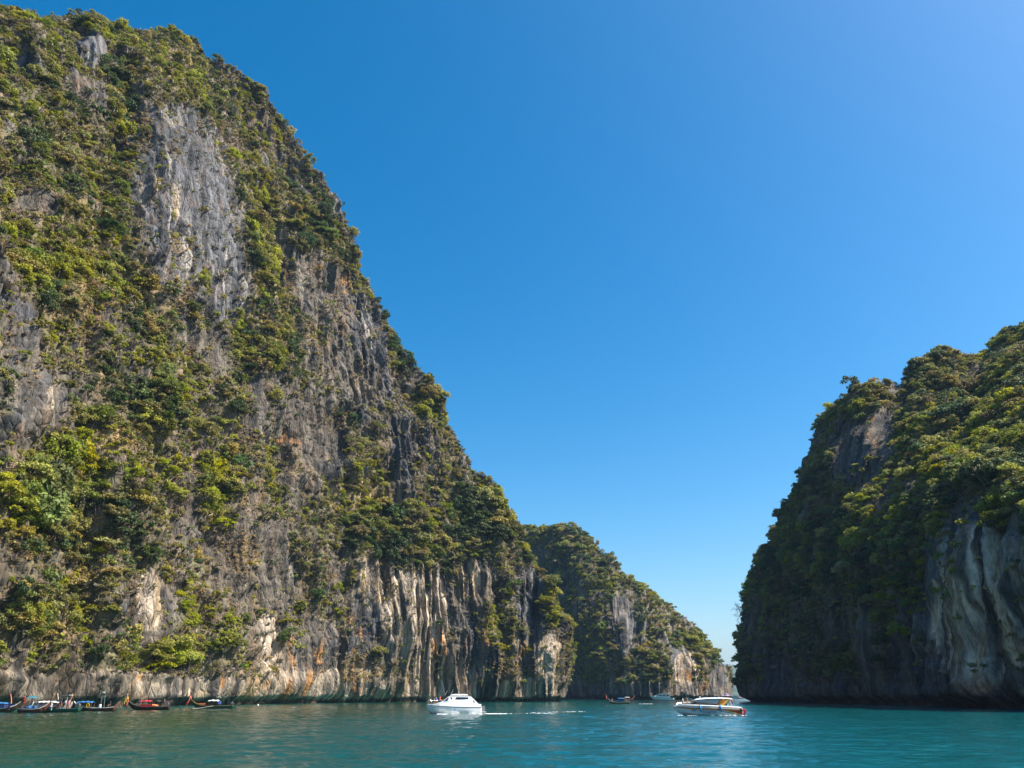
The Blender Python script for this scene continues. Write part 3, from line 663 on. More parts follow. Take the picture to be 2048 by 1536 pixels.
# ---------------------------------------------------------------- people
SKIN = mat('skin', (.42, .25, .16), .6); SKIND = mat('skin_tanned', (.22, .12, .07), .6)
HAIR = mat('hair', (.02, .015, .012), .7)
def cloth(name, col): return mat(name, col, .85, spec=.2, var=.12, vscale=9)
CL = {k: cloth('cloth_' + k, c) for k, c in dict(navy=(.02, .03, .08), white=(.75, .75, .73), red=(.6, .03, .03), blue=(.03, .14, .5), black=(.02, .02, .022), pink=(.65, .25, .3), grey=(.25, .25, .26), yellow=(.6, .42, .05), teal=(.03, .3, .3), tan=(.4, .3, .2)).items()}
def body_mesh(pose, name):
    J = {'pelvis': (0, 0, .95), 'waist': (0, 0, 1.1), 'chest': (0, 0, 1.34), 'neck': (0, 0, 1.5), 'head': (0, .01, 1.6), 'top': (0, .01, 1.73),
         'shl': (-.17, 0, 1.42), 'ell': (-.22, -.02, 1.14), 'wrl': (-.22, .08, .9), 'hal': (-.21, .13, .82), 'shr': (.17, 0, 1.42), 'elr': (.22, -.02, 1.14), 'wrr': (.22, .08, .9), 'har': (.21, .13, .82),
         'hil': (-.1, 0, .9), 'knl': (-.11, .02, .5), 'anl': (-.11, 0, .09), 'tol': (-.12, .17, .04), 'hir': (.1, 0, .9), 'knr': (.11, .02, .5), 'anr': (.11, 0, .09), 'tor': (.12, .17, .04)}
    if pose == 'sit':
        for k in J: J[k] = (J[k][0], J[k][1], J[k][2] - .45)
        for s, sx in (('l', -1), ('r', 1)):
            J['kn' + s] = (sx * .13, .42, .5); J['an' + s] = (sx * .13, .40, .1); J['to' + s] = (sx * .14, .57, .05); J['wr' + s] = (sx * .16, .25, .55); J['ha' + s] = (sx * .14, .33, .54)
    if pose == 'bend':
        for k in ('waist', 'chest', 'neck', 'head', 'top', 'shl', 'shr'):
            x, y, z = J[k]; h = z - .95; J[k] = (x, y + h * .88, .95 + h * .42)
        for s, sx in (('l', -1), ('r', 1)): J['el' + s] = (sx * .2, .5, .88); J['wr' + s] = (sx * .15, .58, .64); J['ha' + s] = (sx * .12, .6, .56)
    if pose == 'reach':
        J['elr'] = (.26, .16, 1.5); J['wrr'] = (.24, .3, 1.72); J['har'] = (.24, .34, 1.8)
    E = [('pelvis', 'waist'), ('waist', 'chest'), ('chest', 'neck'), ('neck', 'head'), ('head', 'top'), ('chest', 'shl'), ('shl', 'ell'), ('ell', 'wrl'), ('wrl', 'hal'), ('chest', 'shr'), ('shr', 'elr'), ('elr', 'wrr'), ('wrr', 'har'),
         ('pelvis', 'hil'), ('hil', 'knl'), ('knl', 'anl'), ('anl', 'tol'), ('pelvis', 'hir'), ('hir', 'knr'), ('knr', 'anr'), ('anr', 'tor')]
    rad = dict(pelvis=.15, waist=.13, chest=.15, neck=.055, head=.095, top=.07, shl=.065, shr=.065, ell=.045, elr=.045, wrl=.03, wrr=.03, hal=.035, har=.035, hil=.095, hir=.095, knl=.06, knr=.06, anl=.04, anr=.04, tol=.035, tor=.035)
    ks = list(J); me = bpy.data.meshes.new(name); me.from_pydata([J[k] for k in ks], [(ks.index(a), ks.index(b)) for a, b in E], [])
    o = bpy.data.objects.new('tmp', me); C.objects.link(o)
    o.modifiers.new('s', 'SKIN'); sv = me.skin_vertices[0].data
    for i, k in enumerate(ks): sv[i].radius = (rad[k] * (1.15 if k in ('chest', 'pelvis', 'waist') else 1), rad[k] * (.8 if k in ('chest', 'waist') else 1)); sv[i].use_root = (i == 0)
    u = o.modifiers.new('u', 'SUBSURF'); u.levels = 1; u.render_levels = 1
    dg = bpy.context.evaluated_depsgraph_get(); r = bpy.data.meshes.new_from_object(o.evaluated_get(dg)); bpy.data.objects.remove(o); bpy.data.meshes.remove(me)
    # face: brow line, nose and chin pushed out of the head
    hd = Vector(J['head']); front = Vector((0, 1, 0)) if pose != 'bend' else Vector((0, .42, -.9))
    for v in r.vertices:
        q = v.co - hd
        if q.length < .14 and q.dot(front) > .06 and abs(q.x) < .03: v.co += front * .018
    arr = np.array([J[k] for k in ks]); part = []
    for p in r.polygons:
        k = ks[int(np.argmin(np.linalg.norm(arr - np.array(p.center), axis=1)))]
        part.append(1 if k in ('waist', 'chest', 'shl', 'shr') else 2 if k in ('pelvis', 'hil', 'hir') else 0)
        if k in ('knl', 'knr') and p.center.z > J[k][2] + .03: part[-1] = 2
    r.name = name
    for p, q in zip(r.polygons, part): p.material_index = q
    r.shade_smooth(); return r, J
BODY = {k: body_mesh(k, 'body_' + k) for k in ('stand', 'sit', 'bend', 'reach')}
def person(parent_xyz, rz, pose, shirt, short, label, skin=SKIN, hair=HAIR, h=1.0, group=None):
    me, J = BODY[pose]; me = me.copy()
    for m_ in (skin, CL[shirt], CL[short]): me.materials.append(m_)
    t = thing('person', label, 'person', parent_xyz, rz, group); t.scale = (h, h, h)
    b = bpy.data.objects.new('body', me); C.objects.link(b); b.parent = t
    hd = Vector(J['head']) * .45 + Vector(J['top']) * .55
    MB().ell(tuple(hd + (Vector((0, -.02, .02)) if pose != 'bend' else Vector((0, .02, .03)))), (.1, .11, .1), 10, 6).build('hair', hair, t, True)
    return t

# ---------------------------------------------------------------- boat helpers
WHITE = mat('gelcoat_white', (.80, .80, .78), .22, coat=.4); WHITE2 = mat('painted_white', (.72, .72, .68), .45, var=.08)
GLASS = mat('tinted_glass', (.012, .014, .018), .06, spec=.8); BLACK = mat('black_rubber', (.015, .015, .016), .5)
CHROME = mat('stainless_rail', (.7, .7, .7), .25, 1.0); GREYP = mat('grey_plastic', (.16, .165, .17), .5)
ORANGE = mat('orange_paint', (.75, .18, .05), .35); REDP = mat('red_paint', (.50, .02, .02), .35); YELLOW = mat('yellow_paint', (.80, .48, .03), .35)
BLUEF = mat('blue_fender', (.05, .30, .62), .45); NAVY = mat('navy_paint', (.02, .03, .10), .4); PINKW = mat('pink_white_band', (.85, .62, .56), .35)
def col_mat(name, c, r=.6, var=.2): return mat(name, c, r, var=var, vscale=2.5)
FOAM = mat('sea_foam', (.85, .88, .88), .8)
def boat_root(name, label, cat, px, py, rz, group=None):
    x, y = on_water(px, py); return thing(name, label, cat, (x, y, 0), rz, group)
def txt(s, parent, loc, size, m, name='lettering', rot=(R(90), 0, R(180)), extr=.01, shear=0):
    c = bpy.data.curves.new('t', 'FONT'); c.body = s; c.size = size; c.extrude = extr; c.align_x = 'CENTER'; c.shear = shear
    o = bpy.data.objects.new('tmp', c); C.objects.link(o); dg = bpy.context.evaluated_depsgraph_get()
    me = bpy.data.meshes.new_from_object(o.evaluated_get(dg)); bpy.data.objects.remove(o)
    me.materials.clear(); q = mesh_obj(name, me, m, parent); q.location = loc; q.rotation_euler = rot; return q
def lerp_tab(t, tab):
    return [float(np.interp(t, [r[0] for r in tab], [r[i] for r in tab])) for i in range(1, len(tab[0]))]
def hull_sections(tab, n=22):
    """tab rows: x, half beam, sheer z, chine half beam, chine z, keel z ; returns sections port sheer -> keel -> starboard sheer"""
    xs = np.linspace(tab[0][0], tab[-1][0], n); out = []
    for x in xs:
        b, s, cb, cz, kz = lerp_tab(x, tab)
        h = [(x, b, s), (x, b * .97 + cb * .03, s * .72 + cz * .28), (x, (b + cb) / 2 * 1.03, (s + cz) / 2), (x, cb, cz), (x, cb * .5, (cz + kz) / 2 - .02), (x, 0, kz)]
        out.append(h + [(x, -y, z) for (_, y, z) in h[-2::-1]])
    return out
def side_strip(tab, x0, x1, f0, f1, n, m, name, parent, side=1, off=.025, th=.04):
    """a painted band or rail following the hull side between fractions of the freeboard"""
    secs = []
    for x in np.linspace(x0, x1, n):
        b, s, cb, cz, kz = lerp_tab(x, tab)
        fa = f0(x) if callable(f0) else f0; fb = f1(x) if callable(f1) else f1
        def pt(f, o):
            z = cz + (s - cz) * f; y = cb + (b - cb) * min(1, f * 1.12); return (x, side * (y + o), z)
        secs.append([pt(fa, -.03), pt(fa, off), pt(fb, off), pt(fb, -.03)])
    return MB().loft(secs, closed=True).build(name, m, parent)
def foam_patch(name, label, pts, n, seed, smin=.1, smax=.4, stretch=3.0, mtl=FOAM, hgt=.05):
    """loose foam flakes scattered along a path on the water: rows of (x, y, half width)"""
    r = random.Random(seed); m = MB()
    P = [Vector((a, b, 0)) for a, b, w_ in pts]; W = [w_ for a, b, w_ in pts]
    for i in range(n):
        k = r.random() * (len(P) - 1); j = int(k); f = k - j
        p = P[j].lerp(P[j + 1], f); wd = W[j] * (1 - f) + W[j + 1] * f; d = (P[j + 1] - P[j]).normalized(); e = Vector((-d.y, d.x, 0))
        c = p + e * r.gauss(0, .45) * wd; s = r.uniform(smin, smax); a0 = r.random() * 6
        v = [(c.x, c.y, .04 + hgt * r.random())]
        for q in range(7):
            a = a0 + q * .9; rr = s * r.uniform(.6, 1.2); o = d * math.cos(a) * rr * stretch + e * math.sin(a) * rr
            v.append((c.x + o.x, c.y + o.y, .0))
        m.add(v, [(0, 1 + q, 1 + (q + 1) % 7) for q in range(7)])
    return tag(m.build(name, mtl), label, kind='stuff')

# ---------------------------------------------------------------- white cabin cruiser
def cruiser():
    g = boat_root('cabin_cruiser', 'white cabin cruiser under way with people on its bow, nearest boat in mid channel', 'motor boat', 908, 1428, R(180 + 13))
    tab = [(-5.0, 1.55, 1.22, 1.45, .12, -.35), (-2, 1.7, 1.25, 1.55, .10, -.4), (1, 1.7, 1.34, 1.45, .14, -.4), (3, 1.35, 1.45, .95, .3, -.3), (4.2, .85, 1.55, .45, .52, -.02), (4.9, .35, 1.62, .15, .9, .55), (5.25, .04, 1.66, .02, 1.4, 1.3)]
    MB().loft(hull_sections(tab, 30)).build('hull', WHITE, g, True)
    for s in (1, -1):
        side_strip(tab, -4.95, 5.2, .93, 1.0, 26, GREYP, 'rubbing_strake', g, s, .06)
        txt('E', g, (0.1 * s + .1, s * 1.72, .58), .85, BLUEF, 'hull_emblem', (R(84), 0, R(180) if s > 0 else 0), .015, .25)
    # deck and raised coaming
    dk = []
    for x in np.linspace(-4.9, 5.1, 20):
        b, s_, cb, cz, kz = lerp_tab(x, tab); up = .42 * (1 - float(sst(2.5, 5.0, np.array(x)))) + .05
        dk.append([(x, b * .98, s_), (x, b * .9, s_ + up), (x, 0, s_ + up + .04), (x, -b * .9, s_ + up), (x, -b * .98, s_)])
    MB().loft(dk).build('deck', WHITE, g)
    # cabin: lower house, raked windscreen and roof
    def cs(x, hb, z0, z1, top): return [(x, hb, z0), (x, hb * .97, (z0 + z1) / 2), (x, top, z1), (x, -top, z1), (x, -hb * .97, (z0 + z1) / 2), (x, -hb, z0)]
    MB().loft([cs(-4.4, 1.25, 1.6, 1.75, 1.2), cs(-3.6, 1.32, 1.6, 2.5, 1.2), cs(-3.0, 1.35, 1.6, 3.0, 1.15), cs(-2.9, 1.35, 1.6, 3.05, 1.15), cs(1.2, 1.32, 1.6, 3.05, 1.1), cs(2.6, 1.15, 1.7, 2.1, 1.0), cs(3.3, .9, 1.7, 1.85, .8)]).build('cabin', WHITE, g)
    MB().loft([[(x, y, z + t_) for y, z in ((hb, -.1), (hb, .02), (hb * .9, .14), (0, .22), (-hb * .9, .14), (-hb, .02), (-hb, -.1))] for x, hb, z, t_ in ((-4.1, 1.15, 3.1, 0), (-3.6, 1.35, 3.12, 0), (0, 1.4, 3.14, 0), (2.0, 1.25, 3.08, 0), (3.1, .8, 2.96, 0))]).build('roof', WHITE, g)
    MB().loft([[(x, .6, z), (x, .5, z + h), (x, -.5, z + h), (x, -.6, z)] for x, z, h in ((-2.6, 3.22, .02), (-2.2, 3.22, .22), (.2, 3.22, .24), (.9, 3.2, .03))]).build('roof_hatch', WHITE, g)
    for s in (1, -1):
        y = 1.30
        def pane(name, pts):
            MB().loft([[(a, s * (yy + .0), b) for a, yy, b in pts], [(a, s * (yy + .035), b) for a, yy, b in pts]]).build(name, GLASS, g)
        pane('window', [(.3, 1.25, 2.25), (-2.75, 1.28, 2.1), (-2.35, 1.17, 2.9), (-.2, 1.14, 2.93)])
        pane('window', [(2.2, 1.14, 2.25), (.65, 1.26, 2.25), (.6, 1.14, 2.9), (1.35, 1.1, 2.85)])
        pane('window', [(-3.45, 1.30, 2.1), (-3.75, 1.29, 2.0), (-3.5, 1.2, 2.35), (-3.3, 1.2, 2.4)])
    MB().loft([[(2.55, .95, 2.16), (1.35, .95, 2.98), (1.35, -.95, 2.98), (2.55, -.95, 2.16)], [(2.6, .95, 2.2), (1.4, .95, 3.02), (1.4, -.95, 3.02), (2.6, -.95, 2.2)]]).build('windscreen', GLASS, g)
    for s in (1, -1):
        r = MB(); pts = [(1.6, s * 1.35, 2.3), (3, s * 1.15, 2.35), (4.3, s * .7, 2.35), (5.0, s * .2, 2.3)]; r.tube(pts, .025, 6)
        for p in pts: r.tube([(p[0], p[1], 1.6), p], .02, 6)
        r.build('guard_rail', CHROME, g)
    for x, hh in ((1.9, 1.0), (.8, 1.1)): MB().tube([(x, .3, 3.2), (x - .55, .3, 3.2 + hh)], [.025, .012], 6).build('antenna', WHITE, g)
    MB().tube([(-.8, 0, 3.35), (-.8, 0, 3.75)], .02, 6).ell((-.8, 0, 3.78), (.09, .09, .07)).build('mast_light', WHITE, g)
    MB().box((-5.45, 0, .35), (.9, 2.6, .12)).build('swim_platform', WHITE, g)
    for y in (-.6, .6):
        e = MB(); e.loft([[(-5.75 + a * .0, y + b * .22, z) for a, b in ((0, 1), (0, -1))] + [(-5.25, y - .2, z), (-5.25, y + .2, z)] for z in (.5, 1.1, 1.35)], closed=True)
        e = e.build('outboard_engine', GREYP, g, bevel=.06); MB().tube([(-5.5, y, .55), (-5.5, y, -.4)], .09, 8).build('drive_leg', BLUEF, e)
    M = g.matrix_world
    def at(x, y, z): return tuple(Matrix.Translation(g.location) @ Matrix.Rotation(g.rotation_euler[2], 4, 'Z') @ Vector((x, y, z)))
    person(at(4.05, .25, 1.75), R(120), 'stand', 'navy', 'navy', 'person in dark clothes standing at the very bow of the white cruiser', SKIND)
    person(at(4.45, -.15, 1.62), R(80), 'sit', 'teal', 'black', 'person in teal sitting low at the bow tip of the cruiser', SKIN)
    person(at(3.55, .45, 1.78), R(190), 'sit', 'blue', 'white', 'person in blue and white seated behind the others on the cruiser bow', SKIN)
    person(at(2.8, .6, 1.88), R(250), 'sit', 'red', 'tan', 'person in red leaning against the cruiser windscreen', SKIN)
    X = g.location.x; Y = g.location.y
    foam_patch('bow_foam', 'white bow wave and foam along the cruiser hull', [(X - 3.0, Y - 2.5, .15), (X - 1, Y - 2.1, .25), (X + 5.3, Y - .8, .4)], 260, 1, .06, .2, 1.8)
    foam_patch('wake_foam', 'long white wake trailing behind the cruiser', [(X + 4.6, Y + .9, .9), (X + 9, Y + 1.9, 2.2), (X + 22, Y + 4.6, 4.5)], 420, 2, .03, .10, 2.2)
    foam_patch('wake_ripple', 'fading streak of foam far behind the cruiser', [(X + 14, Y + 10, 1.6), (X + 26, Y + 22, 2.2)], 60, 4, .05, .14, 3)
cruiser()

# ---------------------------------------------------------------- speedboat
def speedboat():
    g = boat_root('speedboat', 'open speedboat with hardtop, orange striped hull and blue fenders', 'motor boat', 1418, 1431, R(180 + 2)); g.scale.z = .84
    tab = [(-5.6, 1.4, 1.45, 1.3, .1, -.3), (-3, 1.55, 1.65, 1.4, .08, -.4), (0, 1.6, 1.8, 1.4, .1, -.4), (2.5, 1.45, 1.9, 1.1, .25, -.35), (4.2, 1.0, 1.95, .6, .55, -.05), (5.3, .5, 1.86, .25, 1.0, .55), (6.2, .05, 1.62, .03, 1.5, 1.35)]
    MB().loft(hull_sections(tab, 34)).build('hull', mat('grey_white_hull', (.66, .67, .68), .3, coat=.3), g, True)
    for s in (1, -1):
        side_strip(tab, -5.5, 6.0, .74, 1.03, 30, PINKW, 'rub_band', g, s, .10)
        side_strip(tab, -5.5, 6.1, .55, .745, 30, ORANGE, 'orange_stripe', g, s, .07)
        side_strip(tab, -5.5, -2.4, lambda x: .02 + .56 * max(0, (x + 5.5) / 3.1) ** .7, .62, 16, REDP, 'red_flash', g, s, .045)
        side_strip(tab, -4.9, -2.2, lambda x: .02 + .54 * max(0, (x + 4.9) / 2.7) ** .7, lambda x: .14 + .46 * max(0, (x + 4.9) / 2.7) ** .6, 16, YELLOW, 'yellow_flash', g, s, .06)
        side_strip(tab, -4.4, -1.0, lambda x: .0 + .54 * max(0, (x + 4.4) / 3.4) ** .7, lambda x: .07 + .5 * max(0, (x + 4.4) / 3.4) ** .65, 16, NAVY, 'navy_flash', g, s, .05)
        side_strip(tab, -5.0, 4.0, .10, .15, 20, WHITE, 'spray_rail', g, s, .06)
        for x in (1.9, -1.65):
            f = MB(); f.tube([(x, s * 1.75, 2.0), (x + .05 * s, s * 1.82, 1.7), (x - .15, s * 1.72, .75)], [.12, .19, .13], 10); f.build('fender', BLUEF, g, True)
            MB().tube([(x, s * 1.5, 2.1), (x, s * 1.75, 2.0)], .03, 6).build('fender_rope', REDP, g)
    txt('SEA', g, (2.9, 1.28, .85), .5, NAVY, 'lettering', (R(80), 0, R(180 - 9)), .015)
    txt('blugean', g, (.25, 1.62, .55), .78, NAVY, 'lettering', (R(84), 0, R(180)), .015, .1)
    dk = []
    for x in np.linspace(-5.4, 6.0, 22):
        b, s_, cb, cz, kz = lerp_tab(x, tab); up = .16
        dk.append([(x, b * .99, s_), (x, b * .9, s_ + up), (x, b * .6, s_ + up * .8), (x, 0, s_ + up * .9), (x, -b * .6, s_ + up * .8), (x, -b * .9, s_ + up), (x, -b * .99, s_)])
    MB().loft(dk).build('deck', WHITE, g)
    # windscreen band and hardtop
    for s in (1, -1):
        MB().loft([[(2.7, s * 1.1, 2.0), (2.35, s * 1.1, 2.55), (-1.2, s * 1.25, 2.2), (-1.2, s * 1.28, 1.9)], [(2.7, s * 1.15, 2.0), (2.35, s * 1.15, 2.55), (-1.2, s * 1.3, 2.2), (-1.2, s * 1.33, 1.9)]]).build('side_screen', GLASS, g)
        MB().loft([[(2.35, s * 1.12, 2.6), (1.7, s * 1.08, 3.0), (-2.0, s * 1.15, 3.1), (-1.2, s * 1.22, 2.4)], [(2.35, s * 1.15, 2.6), (1.7, s * 1.11, 3.0), (-2.0, s * 1.18, 3.1), (-1.2, s * 1.25, 2.4)]]).build('clear_curtain', mat('clear_vinyl', (.30, .36, .36), .25), g)
        MB().loft([[(x, s * 1.2, z), (x - .45, s * 1.2, z), (x - .45, s * 1.27, z), (x, s * 1.27, z)] for x, z in ((-1.9, 1.9), (-2.5, 2.5), (-3.1, 3.2))], closed=True).build('arch', YELLOW, g)
        MB().loft([[(x, s * 1.2, z), (x - .22, s * 1.2, z), (x - .22, s * 1.28, z), (x, s * 1.28, z)] for x, z in ((-1.65, 1.9), (-2.25, 2.5), (-2.85, 3.2))], closed=True).build('arch', ORANGE, g)
        MB().tube([(1.5, s * 1.1, 1.9), (.9, s * 1.1, 3.1)], .035, 6).tube([(-3.9, s * 1.15, 1.7), (-3.5, s * 1.15, 3.15)], .035, 6).build('post', WHITE, g)
    MB().loft([[(2.75, 1.05, 2.0), (2.4, 1.05, 2.6), (2.4, -1.05, 2.6), (2.75, -1.05, 2.0)], [(2.8, 1.05, 2.03), (2.45, 1.05, 2.63), (2.45, -1.05, 2.63), (2.8, -1.05, 2.03)]]).build('windscreen', GLASS, g)
    MB().loft([[(x, y, z + zz) for y, zz in ((1.35 * w_, 0), (1.2 * w_, .16), (0, .3), (-1.2 * w_, .16), (-1.35 * w_, 0), (0, .05))] for x, z, w_ in ((2.55, 2.72, .75), (1.9, 2.95, .9), (.5, 3.12, 1), (-2, 3.18, 1), (-3.6, 3.1, .95), (-4.1, 3.02, .85))], closed=True).build('hardtop', WHITE, g, True)
    rr = MB().tube([(1.2, .9, 3.45), (-2.6, .9, 3.5)], .03, 6).tube([(1.2, -.9, 3.45), (-2.6, -.9, 3.5)], .03, 6)
    for x in (1.2, 0, -1.3, -2.6): rr.tube([(x, .9, 3.2), (x, .9, 3.47)], .02, 6).tube([(x, -.9, 3.2), (x, -.9, 3.47)], .02, 6)
    rr.build('roof_rail', BLACK, g)
    MB().ell((1.4, .3, 3.5), (.14, .14, .12)).build('dome_light', WHITE, g, True)
    for s in (1, -1):
        r = MB(); pts = [(2.8, s * 1.2, 2.55), (4.2, s * .9, 2.45), (5.4, s * .4, 2.25)]; r.tube(pts, .025, 6)
        for p in pts: r.tube([(p[0], p[1], 1.95), p], .02, 6)
        r.build('bow_rail', CHROME, g)
    for y in (-.75, 0, .75):
        e = MB(); e.loft([[(-6.35 + k, y + .22, z), (-6.35 + k, y - .22, z), (-5.65, y - .22, z), (-5.65, y + .22, z)] for k, z in ((.1, .35), (.0, .9), (.12, 1.25))], closed=True)
        e = e.build('outboard_engine', REDP, g, bevel=.07); MB().tube([(-6.0, y, .4), (-6.0, y, -.4)], .09, 8).build('drive_leg', GREYP, e)
    MB().ell((-5.3, 1.5, 1.05), (.28, .22, .4)).build('stern_buoy', mat('dark_olive_vinyl', (.07, .07, .04), .6), g, True)
    # flag on a staff above the hardtop
    f = MB().tube([(-2.9, .2, 3.3), (-2.9, .2, 4.35)], .02, 6).build('flag_staff', CHROME, g)
    z0 = 3.72
    for i, (c_, hh) in enumerate((('red', .09), ('white', .09), ('blue', .18), ('white', .09), ('red', .09))):
        secs = [[(-2.9 - x, .2 + .08 * math.sin(x * 4.5), z0 - .06 * x), (-2.9 - x, .2 + .08 * math.sin(x * 4.5), z0 + hh - .06 * x), (-2.9 - x, .215 + .08 * math.sin(x * 4.5), z0 + hh - .06 * x), (-2.9 - x, .215 + .08 * math.sin(x * 4.5), z0 - .06 * x)] for x in np.linspace(0, .95, 8)]
        MB().loft(secs, closed=True).build('flag_stripe', CL[c_], f); z0 += hh
    def at(x, y, z): return tuple(Matrix.Translation(g.location) @ Matrix.Rotation(g.rotation_euler[2], 4, 'Z') @ Vector((x, y, z)))
    person(at(3.7, .2, 1.68), R(130), 'sit', 'tan', 'black', 'person with dark hair sitting on the speedboat foredeck', SKIN)
    person(at(4.3, -.25, 1.64), R(70), 'sit', 'white', 'black', 'person in white squatting near the speedboat bow rail', SKIN)
    person(at(-4.1, .5, 1.2), R(60), 'stand', 'red', 'navy', 'person in red standing at the stern of the speedboat', SKIND, h=.95)
    person(at(-3.4, -.2, 1.25), R(60), 'sit', 'blue', 'navy', 'person in blue seated under the rear of the speedboat hardtop', SKIN)
    X = g.location.x; Y = g.location.y
    foam_patch('bow_streak', 'thin white streak of foam ahead of the speedboat bow', [(X - 10, Y - .6, .9), (X - 4.6, Y - .8, .5)], 60, 5, .04, .12, 3)
    foam_patch('hull_foam', 'thin foam line along the speedboat waterline', [(X - 4, Y - 1.45, .12), (X + 6.2, Y - 1.5, .25)], 70, 6, .04, .12, 2)
speedboat()

# ---------------------------------------------------------------- longtail boats
WOODD = col_mat('dark_wood', (.075, .035, .02), .6, .35); WOODR = col_mat('red_brown_wood', (.16, .05, .03), .55, .3); WOODG = col_mat('green_paint', (.04, .12, .07), .5, .2); WOODO = col_mat('varnished_wood', (.36, .17, .05), .5, .3)
def longtail(label, px, py, rz, Lh, hullm, stripem, canopy, ribbons, canx=(-2.0, 1.6), group=None, tail=True, small=False, canz=1.75, panels=None):
    g = boat_root('longtail_boat', label, 'longtail boat', px, py, rz, group); k = Lh / 10.0
    tab = [(-5.0 * k, .55, .95, .35, .25, .05), (-3.5 * k, .8, .78, .6, .08, -.2), (0, .95, .72, .7, .05, -.25), (2.5 * k, .8, .9, .5, .15, -.15), (4.0 * k, .45, 1.35, .22, .6, .3), (4.8 * k, .14, 1.95, .06, 1.45, 1.25), (5.1 * k, .06, 2.25, .03, 1.95, 1.85)]
    MB().loft(hull_sections(tab, 26), caps=True).build('hull', hullm, g, True)
    for s in (1, -1): side_strip(tab, -4.9 * k, 4.9 * k, .86, 1.02, 24, stripem, 'gunwale', g, s, .05)
    MB().tube([(4.95 * k, 0, 1.9), (5.35 * k, 0, 2.6), (5.6 * k, 0, 3.25), (5.68 * k, 0, 3.6)], [.1, .09, .08, .09], 8).build('prow_post', WOODO, g, True)
    for i, (rm, dx, zz) in enumerate(ribbons):
        rb = MB(); rb.tube([(5.4 * k + dx, .02, 2.35 + zz), (5.62 * k + dx, 0, 2.9 + zz)], .17, 8)
        rb.loft([[(5.45 * k + dx, .16, 2.75 + zz), (5.6 * k + dx, .2, 2.75 + zz)], [(5.5 * k + dx, .2, 2.2 + zz), (5.75 * k + dx, .22, 2.2 + zz)], [(5.55 * k + dx, .18, 1.7 + zz), (5.7 * k + dx, .24, 1.72 + zz)]], caps=False)
        rb.build('ribbon', rm, g)
    n = int((canx[1] - canx[0]) / 1.1) + 1
    po = MB()
    for x in np.linspace(canx[0] + .15, canx[1] - .15, max(2, n)):
        for s in (1, -1): po.tube([(x * k, s * .75, .65), (x * k, s * .72, canz)], .03, 6)
    po.build('canopy_posts', WOODO, g)
    secs = []
    for x in np.linspace(canx[0], canx[1], 12):
        sag = .06 * math.sin((x - canx[0]) * 5.5); e = .12 * ((x - (canx[0] + canx[1]) / 2) / (canx[1] - canx[0]) * 2) ** 4
        secs.append([(x * k, .92, canz - .12 - e), (x * k, .8, canz + .02 + sag - e), (x * k, .4, canz + .16 + sag - e), (x * k, 0, canz + .21 + sag - e), (x * k, -.4, canz + .16 + sag - e), (x * k, -.8, canz + .02 + sag - e), (x * k, -.92, canz - .12 - e), (x * k, -.8, canz - .04 - e), (x * k, 0, canz + .14 - e), (x * k, .8, canz - .04 - e)])
    MB().loft(secs, closed=True).build('canopy', canopy, g, True)
    if panels:
        for (x0, x1, z0, z1, pm) in panels: MB().box(((x0 + x1) / 2 * k, .96, (z0 + z1) / 2), ((x1 - x0) * k, .03, z1 - z0)).build('side_cloth', pm, g)
    be = MB()
    for x in np.linspace(-2.6, 3.0, 6): be.box((x * k, 0, .6), (.25, 1.5, .05))
    be.build('benches', WOODO, g)
    if tail:
        e = MB().box((-4.5 * k, 0, 1.3), (.7, .45, .45)).box((-4.5 * k, .0, 1.62), (.35, .5, .16)).tube([(-4.6 * k, 0, .8), (-4.6 * k, 0, 1.2)], .08, 6).build('engine', GREYP, g, bevel=.04)
        MB().tube([(-4.8 * k, 0, 1.3), (-6.4 * k, 0, .75), (-8.0 * k, 0, .12)], [.06, .05, .03], 6).build('propeller_shaft', BLACK, e)
        MB().tube([(-4.3 * k, 0, 1.5), (-3.0 * k, .1, 1.75)], .025, 6).build('tiller', BLACK, e)
    def at(x, y, z): return tuple(Matrix.Translation(g.location) @ Matrix.Rotation(g.rotation_euler[2], 4, 'Z') @ Vector((x * k, y, z)))
    return g, at
CAN_W = col_mat('canvas_white', (.66, .66, .60), .8, .12); CAN_B = col_mat('canvas_blue', (.02, .13, .32), .8, .25); CAN_R = col_mat('canvas_red', (.42, .03, .045), .8, .12); CAN_N = col_mat('canvas_navy', (.02, .03, .13), .8, .15)
RIB_O = cloth('ribbon_orange', (.75, .38, .06)); RIB_P = cloth('ribbon_pink', (.75, .22, .16)); RIB_R = cloth('ribbon_red', (.5, .05, .03)); RIB_W = cloth('ribbon_white', (.75, .68, .55)); RIB_G = cloth('ribbon_yellow_green', (.45, .45, .08))

g, at = longtail('longtail boat with navy side cloth and number, cut by the left frame edge', -8, 1425, R(4), 9.0, WOODD, WHITE2, CAN_B, [(RIB_R, 0, 0)], (-3.2, 2.4), tail=False, panels=[(-3.2, 3.4, .85, 1.55, CAN_N)])
txt('2.7', g, (2.2, -1.02, .95), .62, mat('lilac_paint', (.5, .48, .62), .6), 'lettering', (R(90), 0, 0), .01)
MB().box((0, -.98, 1.2), (6.0, .03, .66)).build('side_cloth', CAN_N, g)
MB().tube([(2.7, -.2, 1.7), (2.45, -.2, 2.6), (2.1, -.2, 3.5)], [.09, .08, .06], 6).build('prow_post', RIB_P, g)
g, at = longtail('longtail boat loaded with blue barrels and a parasol, second from the left edge', 66, 1426, R(-3), 6.2, WOODR, WHITE2, CAN_N, [(RIB_W, 0, -1.2)], (-2.4, -1.4), tail=False, canz=1.2)
for x, y in ((-.9, -.3), (-.3, .2), (.4, -.25)): MB().tube([(x, y, .55), (x, y, 1.35)], [.27, .27], 12).build('barrel', CAN_B, g, True)
